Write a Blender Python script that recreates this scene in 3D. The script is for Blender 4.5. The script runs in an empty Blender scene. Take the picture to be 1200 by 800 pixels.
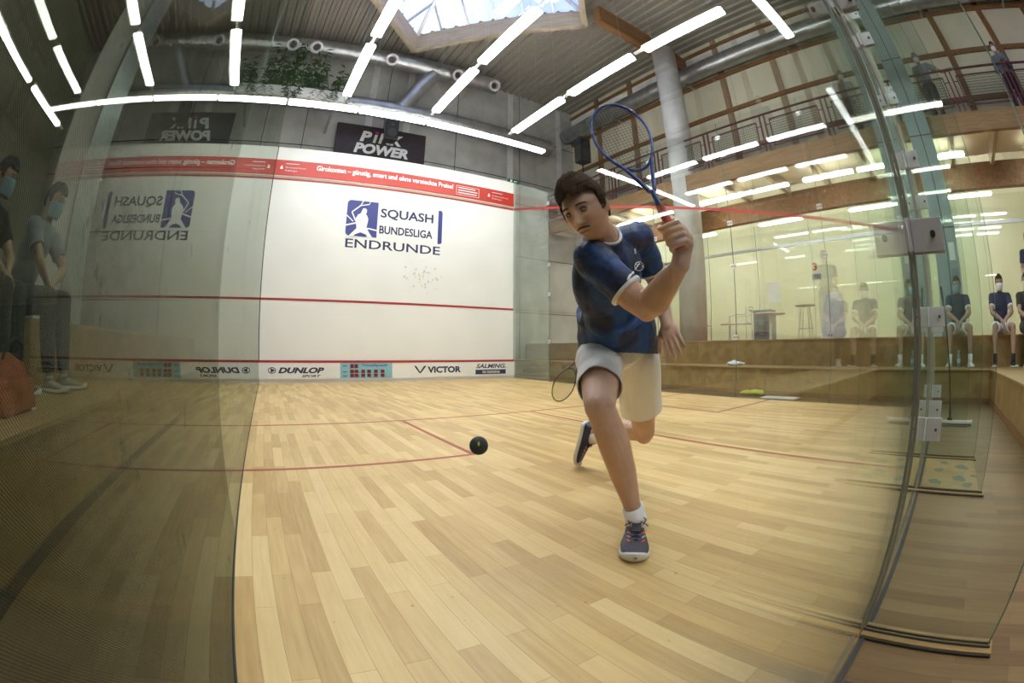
import bpy, bmesh, math, random
import numpy as np
from math import sin, cos, pi, hypot, asin, sqrt, radians
from mathutils import Vector, Matrix, noise
random.seed(7)
SC = bpy.context.scene
COL = SC.collection

# ---------------------------------------------------------------- camera
CP = Vector((.204, -.061, .745)); YAW, PITCH, ROLL, FPX = .561, .018, .003, 517.05
FW = Vector((sin(YAW)*cos(PITCH), cos(YAW)*cos(PITCH), sin(PITCH)))
r0 = Vector((cos(YAW), -sin(YAW), 0)); u0 = r0.cross(FW)
RT = cos(ROLL)*r0 + sin(ROLL)*u0
UP = -sin(ROLL)*r0 + cos(ROLL)*u0
cam = bpy.data.cameras.new('camera'); co = bpy.data.objects.new('camera', cam); COL.objects.link(co)
co.matrix_world = Matrix(((RT.x, UP.x, -FW.x, CP.x), (RT.y, UP.y, -FW.y, CP.y), (RT.z, UP.z, -FW.z, CP.z), (0, 0, 0, 1)))
cam.type = 'PANO'; cam.panorama_type = 'FISHEYE_EQUISOLID'
cam.fisheye_lens = FPX/1200*36; cam.fisheye_fov = pi; cam.sensor_width = 36; cam.sensor_height = 24
cam.clip_start = .01; cam.clip_end = 300
SC.camera = co

# ---------------------------------------------------------------- light and colour management
LAMP = 17.0          # tube strength
SKYS = .9
SC.view_settings.view_transform = 'Standard'; SC.view_settings.look = 'None'
SC.view_settings.exposure = 1.18; SC.view_settings.gamma = 1.0; SC.view_settings.use_curve_mapping = False
w = bpy.data.worlds.new('world'); SC.world = w; w.use_nodes = True
nt = w.node_tree; nt.nodes.clear()
wo = nt.nodes.new('ShaderNodeOutputWorld'); bg = nt.nodes.new('ShaderNodeBackground')
sky = nt.nodes.new('ShaderNodeTexNoise'); sky.inputs['Scale'].default_value = 3.0
cr = nt.nodes.new('ShaderNodeValToRGB')
cr.color_ramp.elements[0].position = .35; cr.color_ramp.elements[0].color = (.42, .5, .95, 1)
cr.color_ramp.elements[1].position = .7; cr.color_ramp.elements[1].color = (.9, .92, 1, 1)
tc = nt.nodes.new('ShaderNodeTexCoord')
nt.links.new(tc.outputs['Generated'], sky.inputs['Vector']); nt.links.new(sky.outputs['Fac'], cr.inputs['Fac'])
nt.links.new(cr.outputs['Color'], bg.inputs['Color']); nt.links.new(bg.outputs[0], wo.inputs['Surface'])
bg.inputs['Strength'].default_value = SKYS
SC.cycles.transparent_max_bounces = 48; SC.cycles.max_bounces = 14; SC.cycles.glossy_bounces = 8
SC.cycles.diffuse_bounces = 5; SC.cycles.transmission_bounces = 12
SC.cycles.use_denoising = True; SC.cycles.sample_clamp_indirect = 6.0
SC.cycles.caustics_reflective = False; SC.cycles.caustics_refractive = False

# ---------------------------------------------------------------- measuring helpers
def ray(u, v):
    a = u-600; b = 400-v; r = hypot(a, b)+1e-9; th = 2*asin(min(1, r/(2*FPX)))
    return cos(th)*FW + sin(th)*(a/r*RT + b/r*UP)
def P(u, v, D):
    return CP + ray(u, v)*D
def V(*a): return Vector(a)

# ---------------------------------------------------------------- materials
M = {}
def newmat(name):
    m = bpy.data.materials.new(name); m.use_nodes = True; M[name] = m
    return m, m.node_tree, m.node_tree.nodes['Principled BSDF']
def N(nt, t, **k):
    n = nt.nodes.new(t)
    for a, b in k.items():
        if a in n.inputs: n.inputs[a].default_value = b
        else: setattr(n, a, b)
    return n
def plain(name, col, rough=.5, metal=0., var=.06, scale=8., bump=0., bscale=60., spec=.5, sheen=0):
    m, nt, b = newmat(name)
    L = nt.links.new
    tc = N(nt, 'ShaderNodeTexCoord'); no = N(nt, 'ShaderNodeTexNoise', Scale=scale, Detail=4.)
    L(tc.outputs['Object'], no.inputs['Vector'])
    r = N(nt, 'ShaderNodeValToRGB'); r.color_ramp.elements[0].position = .3; r.color_ramp.elements[1].position = .7
    c = Vector(col); r.color_ramp.elements[0].color = (*(c*(1-var)), 1)
    r.color_ramp.elements[1].color = (*[min(1, x*(1+var)) for x in c], 1)
    L(no.outputs['Fac'], r.inputs['Fac']); L(r.outputs['Color'], b.inputs['Base Color'])
    b.inputs['Roughness'].default_value = rough; b.inputs['Metallic'].default_value = metal
    b.inputs['Specular IOR Level'].default_value = spec
    if bump:
        n2 = N(nt, 'ShaderNodeTexNoise', Scale=bscale, Detail=3.); L(tc.outputs['Object'], n2.inputs['Vector'])
        bp = N(nt, 'ShaderNodeBump', Strength=bump, Distance=.01); L(n2.outputs['Fac'], bp.inputs['Height']); L(bp.outputs['Normal'], b.inputs['Normal'])
    return m
def emis(name, col, st):
    m, nt, b = newmat(name); b.inputs['Base Color'].default_value = (.9, .9, .9, 1)
    b.inputs['Emission Color'].default_value = (*col, 1); b.inputs['Emission Strength'].default_value = st
    return m
def wood(name, c1, c2, scale=(1, 12, 12), rough=.5, bump=.1, spec=.4):
    m, nt, b = newmat(name); L = nt.links.new
    tc = N(nt, 'ShaderNodeTexCoord'); mp = N(nt, 'ShaderNodeMapping'); mp.inputs['Scale'].default_value = scale
    no = N(nt, 'ShaderNodeTexNoise', Scale=1.5, Detail=6., Distortion=.6)
    L(tc.outputs['Object'], mp.inputs['Vector']); L(mp.outputs[0], no.inputs['Vector'])
    r = N(nt, 'ShaderNodeValToRGB'); r.color_ramp.elements[0].position = .32; r.color_ramp.elements[1].position = .68
    r.color_ramp.elements[0].color = (*c1, 1); r.color_ramp.elements[1].color = (*c2, 1)
    L(no.outputs['Fac'], r.inputs['Fac']); L(r.outputs['Color'], b.inputs['Base Color'])
    bp = N(nt, 'ShaderNodeBump', Strength=bump, Distance=.005); L(no.outputs['Fac'], bp.inputs['Height']); L(bp.outputs['Normal'], b.inputs['Normal'])
    b.inputs['Roughness'].default_value = rough; b.inputs['Specular IOR Level'].default_value = spec
    return m
def glass(name, tint=(.955, .985, .965), haze=.015, marks=0., dots=False, refl=(.97, 1, .98)):
    """flat pane: Schlick reflection on each face, straight transmission with a green tint, a little dust and ball marks"""
    m, nt, b = newmat(name); nt.nodes.remove(b); L = nt.links.new
    out = nt.nodes['Material Output']
    ge = N(nt, 'ShaderNodeNewGeometry'); tc = N(nt, 'ShaderNodeTexCoord')
    dt = N(nt, 'ShaderNodeVectorMath', operation='DOT_PRODUCT'); L(ge.outputs['Incoming'], dt.inputs[0]); L(ge.outputs['Normal'], dt.inputs[1])
    ab = N(nt, 'ShaderNodeMath', operation='ABSOLUTE'); L(dt.outputs['Value'], ab.inputs[0])
    om = N(nt, 'ShaderNodeMath', operation='SUBTRACT'); om.inputs[0].default_value = 1; L(ab.outputs[0], om.inputs[1])
    pw = N(nt, 'ShaderNodeMath', operation='POWER'); L(om.outputs[0], pw.inputs[0]); pw.inputs[1].default_value = 5
    ma = N(nt, 'ShaderNodeMath', operation='MULTIPLY_ADD'); L(pw.outputs[0], ma.inputs[0]); ma.inputs[1].default_value = .96; ma.inputs[2].default_value = .04
    tr = N(nt, 'ShaderNodeBsdfTransparent'); tr.inputs['Color'].default_value = (*tint, 1)
    gl = N(nt, 'ShaderNodeBsdfGlossy'); gl.inputs['Roughness'].default_value = 0; gl.inputs['Color'].default_value = (*refl, 1)
    mx = N(nt, 'ShaderNodeMixShader'); L(ma.outputs[0], mx.inputs['Fac']); L(tr.outputs[0], mx.inputs[1]); L(gl.outputs[0], mx.inputs[2])
    last = mx
    no = N(nt, 'ShaderNodeTexNoise', Scale=2.2, Detail=4.); L(tc.outputs['Object'], no.inputs['Vector'])
    hz = N(nt, 'ShaderNodeMath', operation='MULTIPLY'); L(no.outputs['Fac'], hz.inputs[0]); hz.inputs[1].default_value = haze*2
    df = N(nt, 'ShaderNodeBsdfDiffuse'); df.inputs['Color'].default_value = (.75, .8, .74, 1)
    m2 = N(nt, 'ShaderNodeMixShader'); L(hz.outputs[0], m2.inputs['Fac']); L(last.outputs[0], m2.inputs[1]); L(df.outputs[0], m2.inputs[2]); last = m2
    if marks:
        vo = N(nt, 'ShaderNodeTexNoise', Scale=9., Detail=5., Roughness=.65); mp = N(nt, 'ShaderNodeMapping'); mp.inputs['Scale'].default_value = (1, 1, .8)
        L(tc.outputs['Object'], mp.inputs['Vector']); L(mp.outputs[0], vo.inputs['Vector'])
        rr = N(nt, 'ShaderNodeMapRange'); rr.inputs['From Min'].default_value = .635; rr.inputs['From Max'].default_value = .72; rr.inputs['To Max'].default_value = marks
        L(vo.outputs['Fac'], rr.inputs['Value'])
        dk = N(nt, 'ShaderNodeBsdfDiffuse'); dk.inputs['Color'].default_value = (.05, .055, .045, 1)
        m3 = N(nt, 'ShaderNodeMixShader'); L(rr.outputs[0], m3.inputs['Fac']); L(last.outputs[0], m3.inputs[1]); L(dk.outputs[0], m3.inputs[2]); last = m3
    if dots:
        sp = N(nt, 'ShaderNodeSeparateXYZ'); L(tc.outputs['Object'], sp.inputs[0])
        ad = N(nt, 'ShaderNodeMath', operation='ADD'); L(sp.outputs['Y'], ad.inputs[0]); L(sp.outputs['Z'], ad.inputs[1])
        mu = N(nt, 'ShaderNodeMath', operation='MULTIPLY'); L(ad.outputs[0], mu.inputs[0]); mu.inputs[1].default_value = 2*pi/.0042
        sn = N(nt, 'ShaderNodeMath', operation='SINE'); L(mu.outputs[0], sn.inputs[0])
        gt = N(nt, 'ShaderNodeMath', operation='GREATER_THAN'); L(sn.outputs[0], gt.inputs[0]); gt.inputs[1].default_value = .25
        sc_ = N(nt, 'ShaderNodeMath', operation='MULTIPLY'); L(gt.outputs[0], sc_.inputs[0]); sc_.inputs[1].default_value = .22
        dk = N(nt, 'ShaderNodeBsdfDiffuse'); dk.inputs['Color'].default_value = (.02, .022, .02, 1)
        m3 = N(nt, 'ShaderNodeMixShader'); L(sc_.outputs[0], m3.inputs['Fac']); L(last.outputs[0], m3.inputs[1]); L(dk.outputs[0], m3.inputs[2]); last = m3
    L(last.outputs[0], out.inputs['Surface'])
    return m

def parquet(name, c_lo, c_mid, c_hi, rough=.28, pw=.07, pl=.55):
    m, nt, b = newmat(name); L = nt.links.new
    tc = N(nt, 'ShaderNodeTexCoord'); mp = N(nt, 'ShaderNodeMapping'); mp.inputs['Rotation'].default_value = (0, 0, pi/2)
    L(tc.outputs['Object'], mp.inputs['Vector'])
    br = N(nt, 'ShaderNodeTexBrick'); L(mp.outputs[0], br.inputs['Vector'])
    br.offset = .37; br.offset_frequency = 2; br.squash = 1
    br.inputs['Scale'].default_value = 1; br.inputs['Brick Width'].default_value = pl; br.inputs['Row Height'].default_value = pw
    br.inputs['Mortar Size'].default_value = .0006; br.inputs['Mortar Smooth'].default_value = .2; br.inputs['Bias'].default_value = 0
    br.inputs['Color1'].default_value = (0, 0, 0, 1); br.inputs['Color2'].default_value = (1, 1, 1, 1); br.inputs['Mortar'].default_value = (.2, .2, .2, 1)
    mg = N(nt, 'ShaderNodeMapping'); mg.inputs['Scale'].default_value = (30, 2.2, 1); L(tc.outputs['Object'], mg.inputs['Vector'])
    gr = N(nt, 'ShaderNodeTexNoise', Scale=2., Detail=6., Distortion=.4); L(mg.outputs[0], gr.inputs['Vector'])
    wr = N(nt, 'ShaderNodeTexNoise', Scale=1.1, Detail=5.); L(tc.outputs['Object'], wr.inputs['Vector'])
    a1 = N(nt, 'ShaderNodeMath', operation='MULTIPLY_ADD'); L(br.outputs['Color'], a1.inputs[0]); a1.inputs[1].default_value = .38; a1.inputs[2].default_value = 0
    a2 = N(nt, 'ShaderNodeMath', operation='MULTIPLY_ADD'); L(gr.outputs['Fac'], a2.inputs[0]); a2.inputs[1].default_value = .35; L(a1.outputs[0], a2.inputs[2])
    a3 = N(nt, 'ShaderNodeMath', operation='MULTIPLY_ADD'); L(wr.outputs['Fac'], a3.inputs[0]); a3.inputs[1].default_value = .4; L(a2.outputs[0], a3.inputs[2])
    r = N(nt, 'ShaderNodeValToRGB'); e = r.color_ramp.elements
    e[0].position = .3; e[0].color = (*c_lo, 1); e[1].position = .95; e[1].color = (*c_hi, 1)
    x = r.color_ramp.elements.new(.6); x.color = (*c_mid, 1)
    L(a3.outputs[0], r.inputs['Fac'])
    # small dark specks and scuffs
    sp = N(nt, 'ShaderNodeTexNoise', Scale=38., Detail=2.); L(tc.outputs['Object'], sp.inputs['Vector'])
    rg = N(nt, 'ShaderNodeMapRange'); rg.inputs['From Min'].default_value = .72; rg.inputs['From Max'].default_value = .78; rg.inputs['To Max'].default_value = .6
    L(sp.outputs['Fac'], rg.inputs['Value'])
    mc = N(nt, 'ShaderNodeMix'); mc.data_type = 'RGBA'; L(rg.outputs[0], mc.inputs['Factor']); L(r.outputs['Color'], mc.inputs[6]); mc.inputs[7].default_value = (.12, .08, .04, 1)
    mo = N(nt, 'ShaderNodeMix'); mo.data_type = 'RGBA'; L(br.outputs['Fac'], mo.inputs['Factor']); L(mc.outputs[2], mo.inputs[6]); mo.inputs[7].default_value = (c_lo[0]*.6, c_lo[1]*.55, c_lo[2]*.5, 1)
    L(mo.outputs[2], b.inputs['Base Color'])
    rr = N(nt, 'ShaderNodeMapRange'); rr.inputs['To Min'].default_value = rough; rr.inputs['To Max'].default_value = rough+.25; L(wr.outputs['Fac'], rr.inputs['Value']); L(rr.outputs[0], b.inputs['Roughness'])
    b.inputs['Specular IOR Level'].default_value = .35
    return m

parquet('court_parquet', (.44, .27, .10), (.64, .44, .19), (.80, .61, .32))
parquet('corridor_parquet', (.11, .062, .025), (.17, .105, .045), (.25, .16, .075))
plain('court_white', (.84, .83, .79), .55, var=.035, scale=1.3, bump=.03)
plain('white_paint', (.78, .78, .76), .6, var=.04, scale=2)
plain('cream_panel', (.68, .64, .50), .6, var=.06, scale=1.5)
plain('concrete', (.42, .41, .39), .8, var=.16, scale=1.6, bump=.25, bscale=25)
plain('concrete_light', (.6, .6, .6), .75, var=.1, scale=3, bump=.2, bscale=25)
plain('rear_shade', (.05, .05, .045), .9, var=.2)  # dark stand-in for shade on unseen rear parts, keeps glass reflections low
plain('wall_yellow', (.66, .67, .58), .6, var=.05, scale=1)
plain('wall_left_hall', (.30, .30, .23), .7, var=.1, scale=.8)
plain('scuff', (.62, .58, .46), .6)
plain('red_line', (.40, .03, .025), .5)
plain('floor_line', (.34, .06, .04), .5)
plain('banner_red', (.52, .03, .018), .45, var=.04)
plain('banner_white', (.82, .82, .8), .5, var=.02)
plain('logo_blue', (.035, .045, .22), .5, var=.05)
plain('logo_navy', (.02, .025, .09), .5, var=.05)
plain('sign_black', (.035, .025, .03), .35, var=.2)
plain('pink', (.7, .02, .3), .5)
plain('display_blue', (.25, .5, .58), .4)
plain('display_red', (.18, .01, .01), .4)
plain('steel', (.45, .46, .48), .35, .8, var=.1)
plain('duct_steel', (.40, .41, .42), .35, .85, var=.2, scale=4, bump=.2, bscale=8)
plain('roof_metal', (.32, .29, .25), .55, .2, var=.08)
plain('brushed_plate', (.6, .6, .6), .3, .6, var=.05)
plain('plate_paint', (.62, .6, .63), .35, .1, var=.04)
plain('bolt_dark', (.05, .05, .05), .4, .6)
plain('black_plastic', (.02, .02, .025), .4, var=.1)
plain('black_seal', (.03, .03, .03), .7)
plain('silicone', (.33, .33, .27), .4, var=.1)
plain('glass_edge', (.16, .24, .2), .25, 0, var=.1, spec=.8)
plain('rail_red', (.14, .035, .05), .4)
plain('rail_dark', (.05, .03, .035), .4, .3)
plain('steel_column', (.30, .33, .36), .5, .2, var=.05)
wood('timber_brown', (.16, .075, .03), (.28, .14, .055))
wood('timber_glulam', (.23, .125, .055), (.36, .21, .10), (1.5, 1.5, 14))
wood('timber_pale', (.36, .29, .21), (.5, .41, .31), (1.5, 1.5, 14))
wood('tribune_ply', (.235, .14, .05), (.36, .23, .09), (3, 3, 3), rough=.45)
wood('tribune_top', (.32, .2, .08), (.45, .3, .14), (8, 1, 8), rough=.4)
glass('court_glass', haze=.0008, tint=(.965, .985, .97))
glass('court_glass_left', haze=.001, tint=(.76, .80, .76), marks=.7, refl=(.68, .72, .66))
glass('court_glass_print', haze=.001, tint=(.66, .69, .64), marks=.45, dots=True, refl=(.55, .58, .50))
glass('court_glass_front_panel', tint=(.9, .96, .92), haze=.12)
glass('fin_glass', tint=(.93, .965, .945), haze=.002)
glass('sky_glass', tint=(.8, .86, 1), haze=.004)
emis('tube_light', (.97, .985, 1), LAMP)
emis('warm_light', (1, .97, .85), LAMP*.8)
emis('window_light', (.86, .93, 1), 5.)
plain('lamp_housing', (.75, .75, .73), .5)
plain('exit_green', (.02, .12, .06), .5)
# people
plain('skin', (.62, .385, .285), .5, var=.10, scale=14, bump=.06, bscale=180, spec=.35)
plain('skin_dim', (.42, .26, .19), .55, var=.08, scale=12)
plain('skin_red', (.36, .14, .10), .5, var=.1)
plain('hair_brown', (.05, .028, .016), .9, spec=.1, var=.4, scale=60, bump=.5, bscale=120)
plain('hair_black', (.012, .01, .01), .55, var=.3, scale=60, bump=.4, bscale=120)
plain('hair_grey', (.2, .18, .16), .6, var=.3, scale=60)
plain('eye_white', (.36, .32, .29), .2)
plain('eye_dark', (.03, .02, .015), .15)
plain('cloth_white', (.86, .855, .90), .8, var=.03, bump=.12, bscale=90)
plain('cloth_navy', (.015, .022, .07), .8, var=.3, scale=5, bump=.15, bscale=90)
plain('cloth_dark', (.025, .025, .03), .85, var=.2, bump=.15)
plain('cloth_grey', (.22, .24, .27), .85, var=.15, bump=.15)
plain('cloth_blue_grey', (.12, .15, .2), .85, var=.15, bump=.15)
plain('mask_white', (.75, .76, .78), .8)
plain('mask_blue', (.25, .42, .55), .8)
plain('bag_orange', (.42, .11, .05), .8, var=.15, bump=.3)
plain('shoe_navy', (.018, .016, .05), .55, var=.2, scale=30, bump=.2)
plain('shoe_white', (.7, .7, .7), .5)
plain('shoe_grey', (.35, .35, .32), .5)
plain('shoe_orange', (.75, .09, .03), .5)
plain('racket_blue', (.01, .05, .35), .25, var=.3, scale=3, spec=.7)
plain('racket_black', (.03, .03, .035), .3, var=.2)
plain('racket_yellow', (.5, .55, .05), .35)
plain('grip_red', (.40, .02, .02), .7, bump=.3)
plain('string', (.05, .05, .04), .5)
plain('string_white', (.65, .65, .65), .5)
plain('rubber', (.012, .013, .013), .75, var=.3, bump=.2)
plain('leaf', (.03, .07, .02), .5, var=.4, scale=3)
plain('terracotta', (.3, .12, .07), .8)
plain('floor_red', (.32, .10, .06), .6)
plain('paper', (.8, .8, .8), .7)
plain('mat_grey', (.16, .17, .13), .8)

# shirt with a tonal blue all-over print
def shirt_mat():
    m, nt, b = newmat('shirt_blue'); L = nt.links.new
    tc = N(nt, 'ShaderNodeTexCoord'); no = N(nt, 'ShaderNodeTexNoise', Scale=6., Detail=5., Distortion=1.5); L(tc.outputs['Object'], no.inputs['Vector'])
    r = N(nt, 'ShaderNodeValToRGB'); e = r.color_ramp.elements
    e[0].position = .38; e[0].color = (.004, .008, .035, 1); e[1].position = .64; e[1].color = (.008, .065, .25, 1)
    x = e.new(.5); x.color = (.006, .025, .115, 1)
    L(no.outputs['Fac'], r.inputs['Fac']); L(r.outputs['Color'], b.inputs['Base Color']); b.inputs['Roughness'].default_value = .6
    n2 = N(nt, 'ShaderNodeTexNoise', Scale=11., Detail=2., Distortion=1.); L(tc.outputs['Object'], n2.inputs['Vector'])
    bp = N(nt, 'ShaderNodeBump', Strength=.5, Distance=.02); L(n2.outputs['Fac'], bp.inputs['Height']); L(bp.outputs['Normal'], b.inputs['Normal'])
shirt_mat()

# ---------------------------------------------------------------- mesh helpers
TS = bpy.data.scenes.new('workshop')        # scratch scene for turning text and rough bodies into meshes, removed at the end
def bake(o):
    TS.collection.objects.link(o); vl = TS.view_layers[0]; vl.update()
    me = bpy.data.meshes.new_from_object(o.evaluated_get(vl.depsgraph)); bpy.data.objects.remove(o); return me
class MB:
    def __init__(s): s.v = []; s.f = []
    def add(s, vs, fs):
        b = len(s.v); s.v += [tuple(x) for x in vs]; s.f += [tuple(b+i for i in f) for f in fs]; return s
    def box(s, x0, x1, y0, y1, z0, z1):
        vs = [(x, y, z) for z in (z0, z1) for (x, y) in ((x0, y0), (x1, y0), (x1, y1), (x0, y1))]
        return s.add(vs, [(3, 2, 1, 0), (4, 5, 6, 7), (0, 1, 5, 4), (1, 2, 6, 5), (2, 3, 7, 6), (3, 0, 4, 7)])
    def obox(s, c, ax, ay, az, hx, hy, hz):
        c = Vector(c); ax = Vector(ax).normalized(); ay = Vector(ay).normalized(); az = Vector(az).normalized()
        vs = [c+ax*(hx*i)+ay*(hy*j)+az*(hz*k) for k in (-1, 1) for (i, j) in ((-1, -1), (1, -1), (1, 1), (-1, 1))]
        return s.add(vs, [(3, 2, 1, 0), (4, 5, 6, 7), (0, 1, 5, 4), (1, 2, 6, 5), (2, 3, 7, 6), (3, 0, 4, 7)])
    def beam(s, a, b, w, h, up=(0, 0, 1)):
        a = Vector(a); b = Vector(b); d = (b-a); l = d.length; d = d/l; u = Vector(up); r = d.cross(u)
        if r.length < 1e-4: r = d.cross(Vector((1, 0, 0)))
        r.normalize(); u = r.cross(d)
        return s.obox((a+b)/2, r, d, u, w/2, l/2, h/2)
    def tube(s, pts, r, n=10, closed=False, caps=True, ref=None):
        pts = [Vector(p) for p in pts]; k = len(pts); rs = r if isinstance(r, (list, tuple)) else [r]*k
        prev = Vector(ref) if ref else None; rings = []
        for i, p in enumerate(pts):
            if closed: d = pts[(i+1) % k]-pts[i-1]
            else: d = pts[min(i+1, k-1)]-pts[max(i-1, 0)]
            d.normalize()
            if prev is None: prev = Vector((0, 0, 1)) if abs(d.z) < .9 else Vector((1, 0, 0))
            u = prev-d*prev.dot(d)
            if u.length < 1e-6: u = d.orthogonal()
            u.normalize(); prev = u; q = d.cross(u)
            rings.append([p+(u*cos(2*pi*j/n)+q*sin(2*pi*j/n))*rs[i] for j in range(n)])
        vs = [x for g in rings for x in g]; fs = []
        for i in range(k if closed else k-1):
            a = i*n; b = ((i+1) % k)*n
            for j in range(n): fs.append((a+j, a+(j+1) % n, b+(j+1) % n, b+j))
        if caps and not closed: fs.append(tuple(range(n-1, -1, -1))); fs.append(tuple(range((k-1)*n, k*n)))
        return s.add(vs, fs)
    def cyl(s, a, b, r, n=16, r2=None): return s.tube([a, b], [r, r if r2 is None else r2], n)
    def ell(s, c, ax, ay, az, sx, sy, sz, n=24, m=16):
        c = Vector(c); ax = Vector(ax).normalized(); ay = Vector(ay).normalized(); az = Vector(az).normalized()
        vs = [c-az*sz]; fs = []
        for i in range(1, m):
            t = -pi/2+pi*i/m
            for j in range(n):
                a = 2*pi*j/n; vs.append(c+ax*(sx*cos(t)*cos(a))+ay*(sy*cos(t)*sin(a))+az*(sz*sin(t)))
        vs.append(c+az*sz); T = len(vs)-1
        for j in range(n):
            fs.append((0, 1+(j+1) % n, 1+j)); fs.append((T, 1+(m-2)*n+j, 1+(m-2)*n+(j+1) % n))
            for i in range(m-2):
                a = 1+i*n; b = a+n; fs.append((a+j, a+(j+1) % n, b+(j+1) % n, b+j))
        return s.add(vs, fs)
    def sph(s, c, r, n=20): return s.ell(c, (1, 0, 0), (0, 1, 0), (0, 0, 1), r, r, r, n, n*2//3)
    def cap(s, a, b, ra, rb, n=16):
        """tapered capsule"""
        a = Vector(a); b = Vector(b); s.sph(a, ra, n); s.sph(b, rb, n); s.tube([a, b], [ra, rb], n); return s
    def lathe(s, c, prof, n=24, axis=(0, 0, 1)):
        ax = Vector(axis).normalized(); u = ax.orthogonal().normalized(); q = ax.cross(u); c = Vector(c); vs = []; fs = []
        for (r, z) in prof:
            for j in range(n): vs.append(c+ax*z+(u*cos(2*pi*j/n)+q*sin(2*pi*j/n))*max(r, 1e-4))
        for i in range(len(prof)-1):
            for j in range(n): fs.append((i*n+j, i*n+(j+1) % n, (i+1)*n+(j+1) % n, (i+1)*n+j))
        fs.append(tuple(range(n-1, -1, -1))); fs.append(tuple(range((len(prof)-1)*n, len(prof)*n)))
        return s.add(vs, fs)
    def prism(s, poly, o, ax, ay, t):
        """2D polygon (list of x,y) in the plane o + x*ax + y*ay, thickness t along ax x ay"""
        o = Vector(o); ax = Vector(ax); ay = Vector(ay); nn = ax.cross(ay).normalized(); k = len(poly)
        vs = [o+ax*x+ay*y for x, y in poly]+[o+ax*x+ay*y+nn*t for x, y in poly]
        fs = [tuple(range(k-1, -1, -1)), tuple(range(k, 2*k))]+[(i, (i+1) % k, k+(i+1) % k, k+i) for i in range(k)]
        return s.add(vs, fs)
def parent_keep(o, p):
    if p is None: return
    o.parent = p
    q, ms = p, Matrix.Identity(4)
    chain = []
    while q is not None: chain.append(q); q = q.parent
    for q in reversed(chain): ms = ms @ q.matrix_parent_inverse @ q.matrix_basis
    o.matrix_parent_inverse = ms.inverted()
def tag(o, label=None, cat=None, group=None, kind=None):
    if label: o['label'] = label
    if cat: o['category'] = cat
    if group: o['group'] = group
    if kind: o['kind'] = kind
    return o
def link(name, me, mat, parent=None, smooth=False, bevel=0):
    o = bpy.data.objects.new(name, me); COL.objects.link(o)
    if mat is not None:
        for m in (mat if isinstance(mat, (list, tuple)) else [mat]): me.materials.append(M[m])
    if smooth: me.polygons.foreach_set('use_smooth', [True]*len(me.polygons))
    if bevel:
        b = o.modifiers.new('bevel', 'BEVEL'); b.width = bevel; b.segments = 2; b.limit_method = 'ANGLE'
    parent_keep(o, parent)
    return o
def obj(name, mb, mat, parent=None, smooth=False, bevel=0, kind=None):
    me = bpy.data.meshes.new(name); me.from_pydata([tuple(v) for v in mb.v], [], mb.f); me.update()
    bm = bmesh.new(); bm.from_mesh(me); bmesh.ops.recalc_face_normals(bm, faces=bm.faces); bm.to_mesh(me); bm.free()
    o = link(name, me, mat, parent, smooth, bevel)
    if smooth:
        for e in me.edges: pass
    if kind: o['kind'] = kind
    return o
def multi(name, mb, mat, parent=None, smooth=False, bevel=0):
    """one object per connected piece"""
    n = len(mb.v); root = list(range(n))
    def find(i):
        while root[i] != i: root[i] = root[root[i]]; i = root[i]
        return i
    for f in mb.f:
        a = find(f[0])
        for j in f[1:]: root[find(j)] = a
    groups = {}
    for f in mb.f: groups.setdefault(find(f[0]), []).append(f)
    out = []
    for fs in groups.values():
        ids = sorted({i for f in fs for i in f}); mp = {i: k for k, i in enumerate(ids)}; m = MB(); m.v = [mb.v[i] for i in ids]; m.f = [tuple(mp[i] for i in f) for f in fs]
        out.append(obj(name, m, mat, parent, smooth, bevel))
    return out
def sobj(name, mb, mat, parent=None, bevel=0):
    """smooth shaded with sharp edges kept"""
    o = obj(name, mb, mat, parent, True, bevel)
    me = o.data; bm = bmesh.new(); bm.from_mesh(me)
    for e in bm.edges:
        if len(e.link_faces) == 2 and e.calc_face_angle(0) > .7: e.smooth = False
    bm.to_mesh(me); bm.free(); return o
def empty(name, loc, label=None, cat=None, group=None, kind=None):
    o = bpy.data.objects.new(name, None); COL.objects.link(o); o.location = loc; o.empty_display_size = .1
    return tag(o, label, cat, group, kind)
def copy_tree(root, delta, label=None, group=None, rotz=None):
    def rec(o, par):
        c = o.copy(); COL.objects.link(c)
        if par is not None: c.parent = par
        for ch in list(o.children): rec(ch, c)
        return c
    c = rec(root, None); c.location = root.location+Vector(delta)
    if rotz is not None: c.rotation_euler.z = rotz
    if label: c['label'] = label
    if group: c['group'] = group
    return c
def text(name, s, o, ax, ay, height, mat, parent, width=None, shear=0, bold=0, t=.002, align='L'):
    cu = bpy.data.curves.new(name, 'FONT'); cu.body = s; cu.size = 1; cu.offset = bold; cu.shear = shear; cu.extrude = 0; cu.resolution_u = 3
    to = bpy.data.objects.new(name, cu); me = bake(to)
    n = len(me.vertices); c = np.zeros(n*3); me.vertices.foreach_get('co', c); c = c.reshape(-1, 3)
    mn = c.min(0); mx = c.max(0); k = height/(mx[1]-mn[1]); kx = k if width is None else width/(mx[0]-mn[0])
    ax = Vector(ax).normalized(); ay = Vector(ay).normalized(); nn = ax.cross(ay); o = Vector(o)
    q = np.array(o)[None]+np.outer((c[:, 0]-mn[0])*kx, ax)+np.outer((c[:, 1]-mn[1])*k, ay)+np.array(nn)[None]*t
    me.vertices.foreach_set('co', q.ravel()); me.update()
    return link(name, me, mat, parent)

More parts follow.
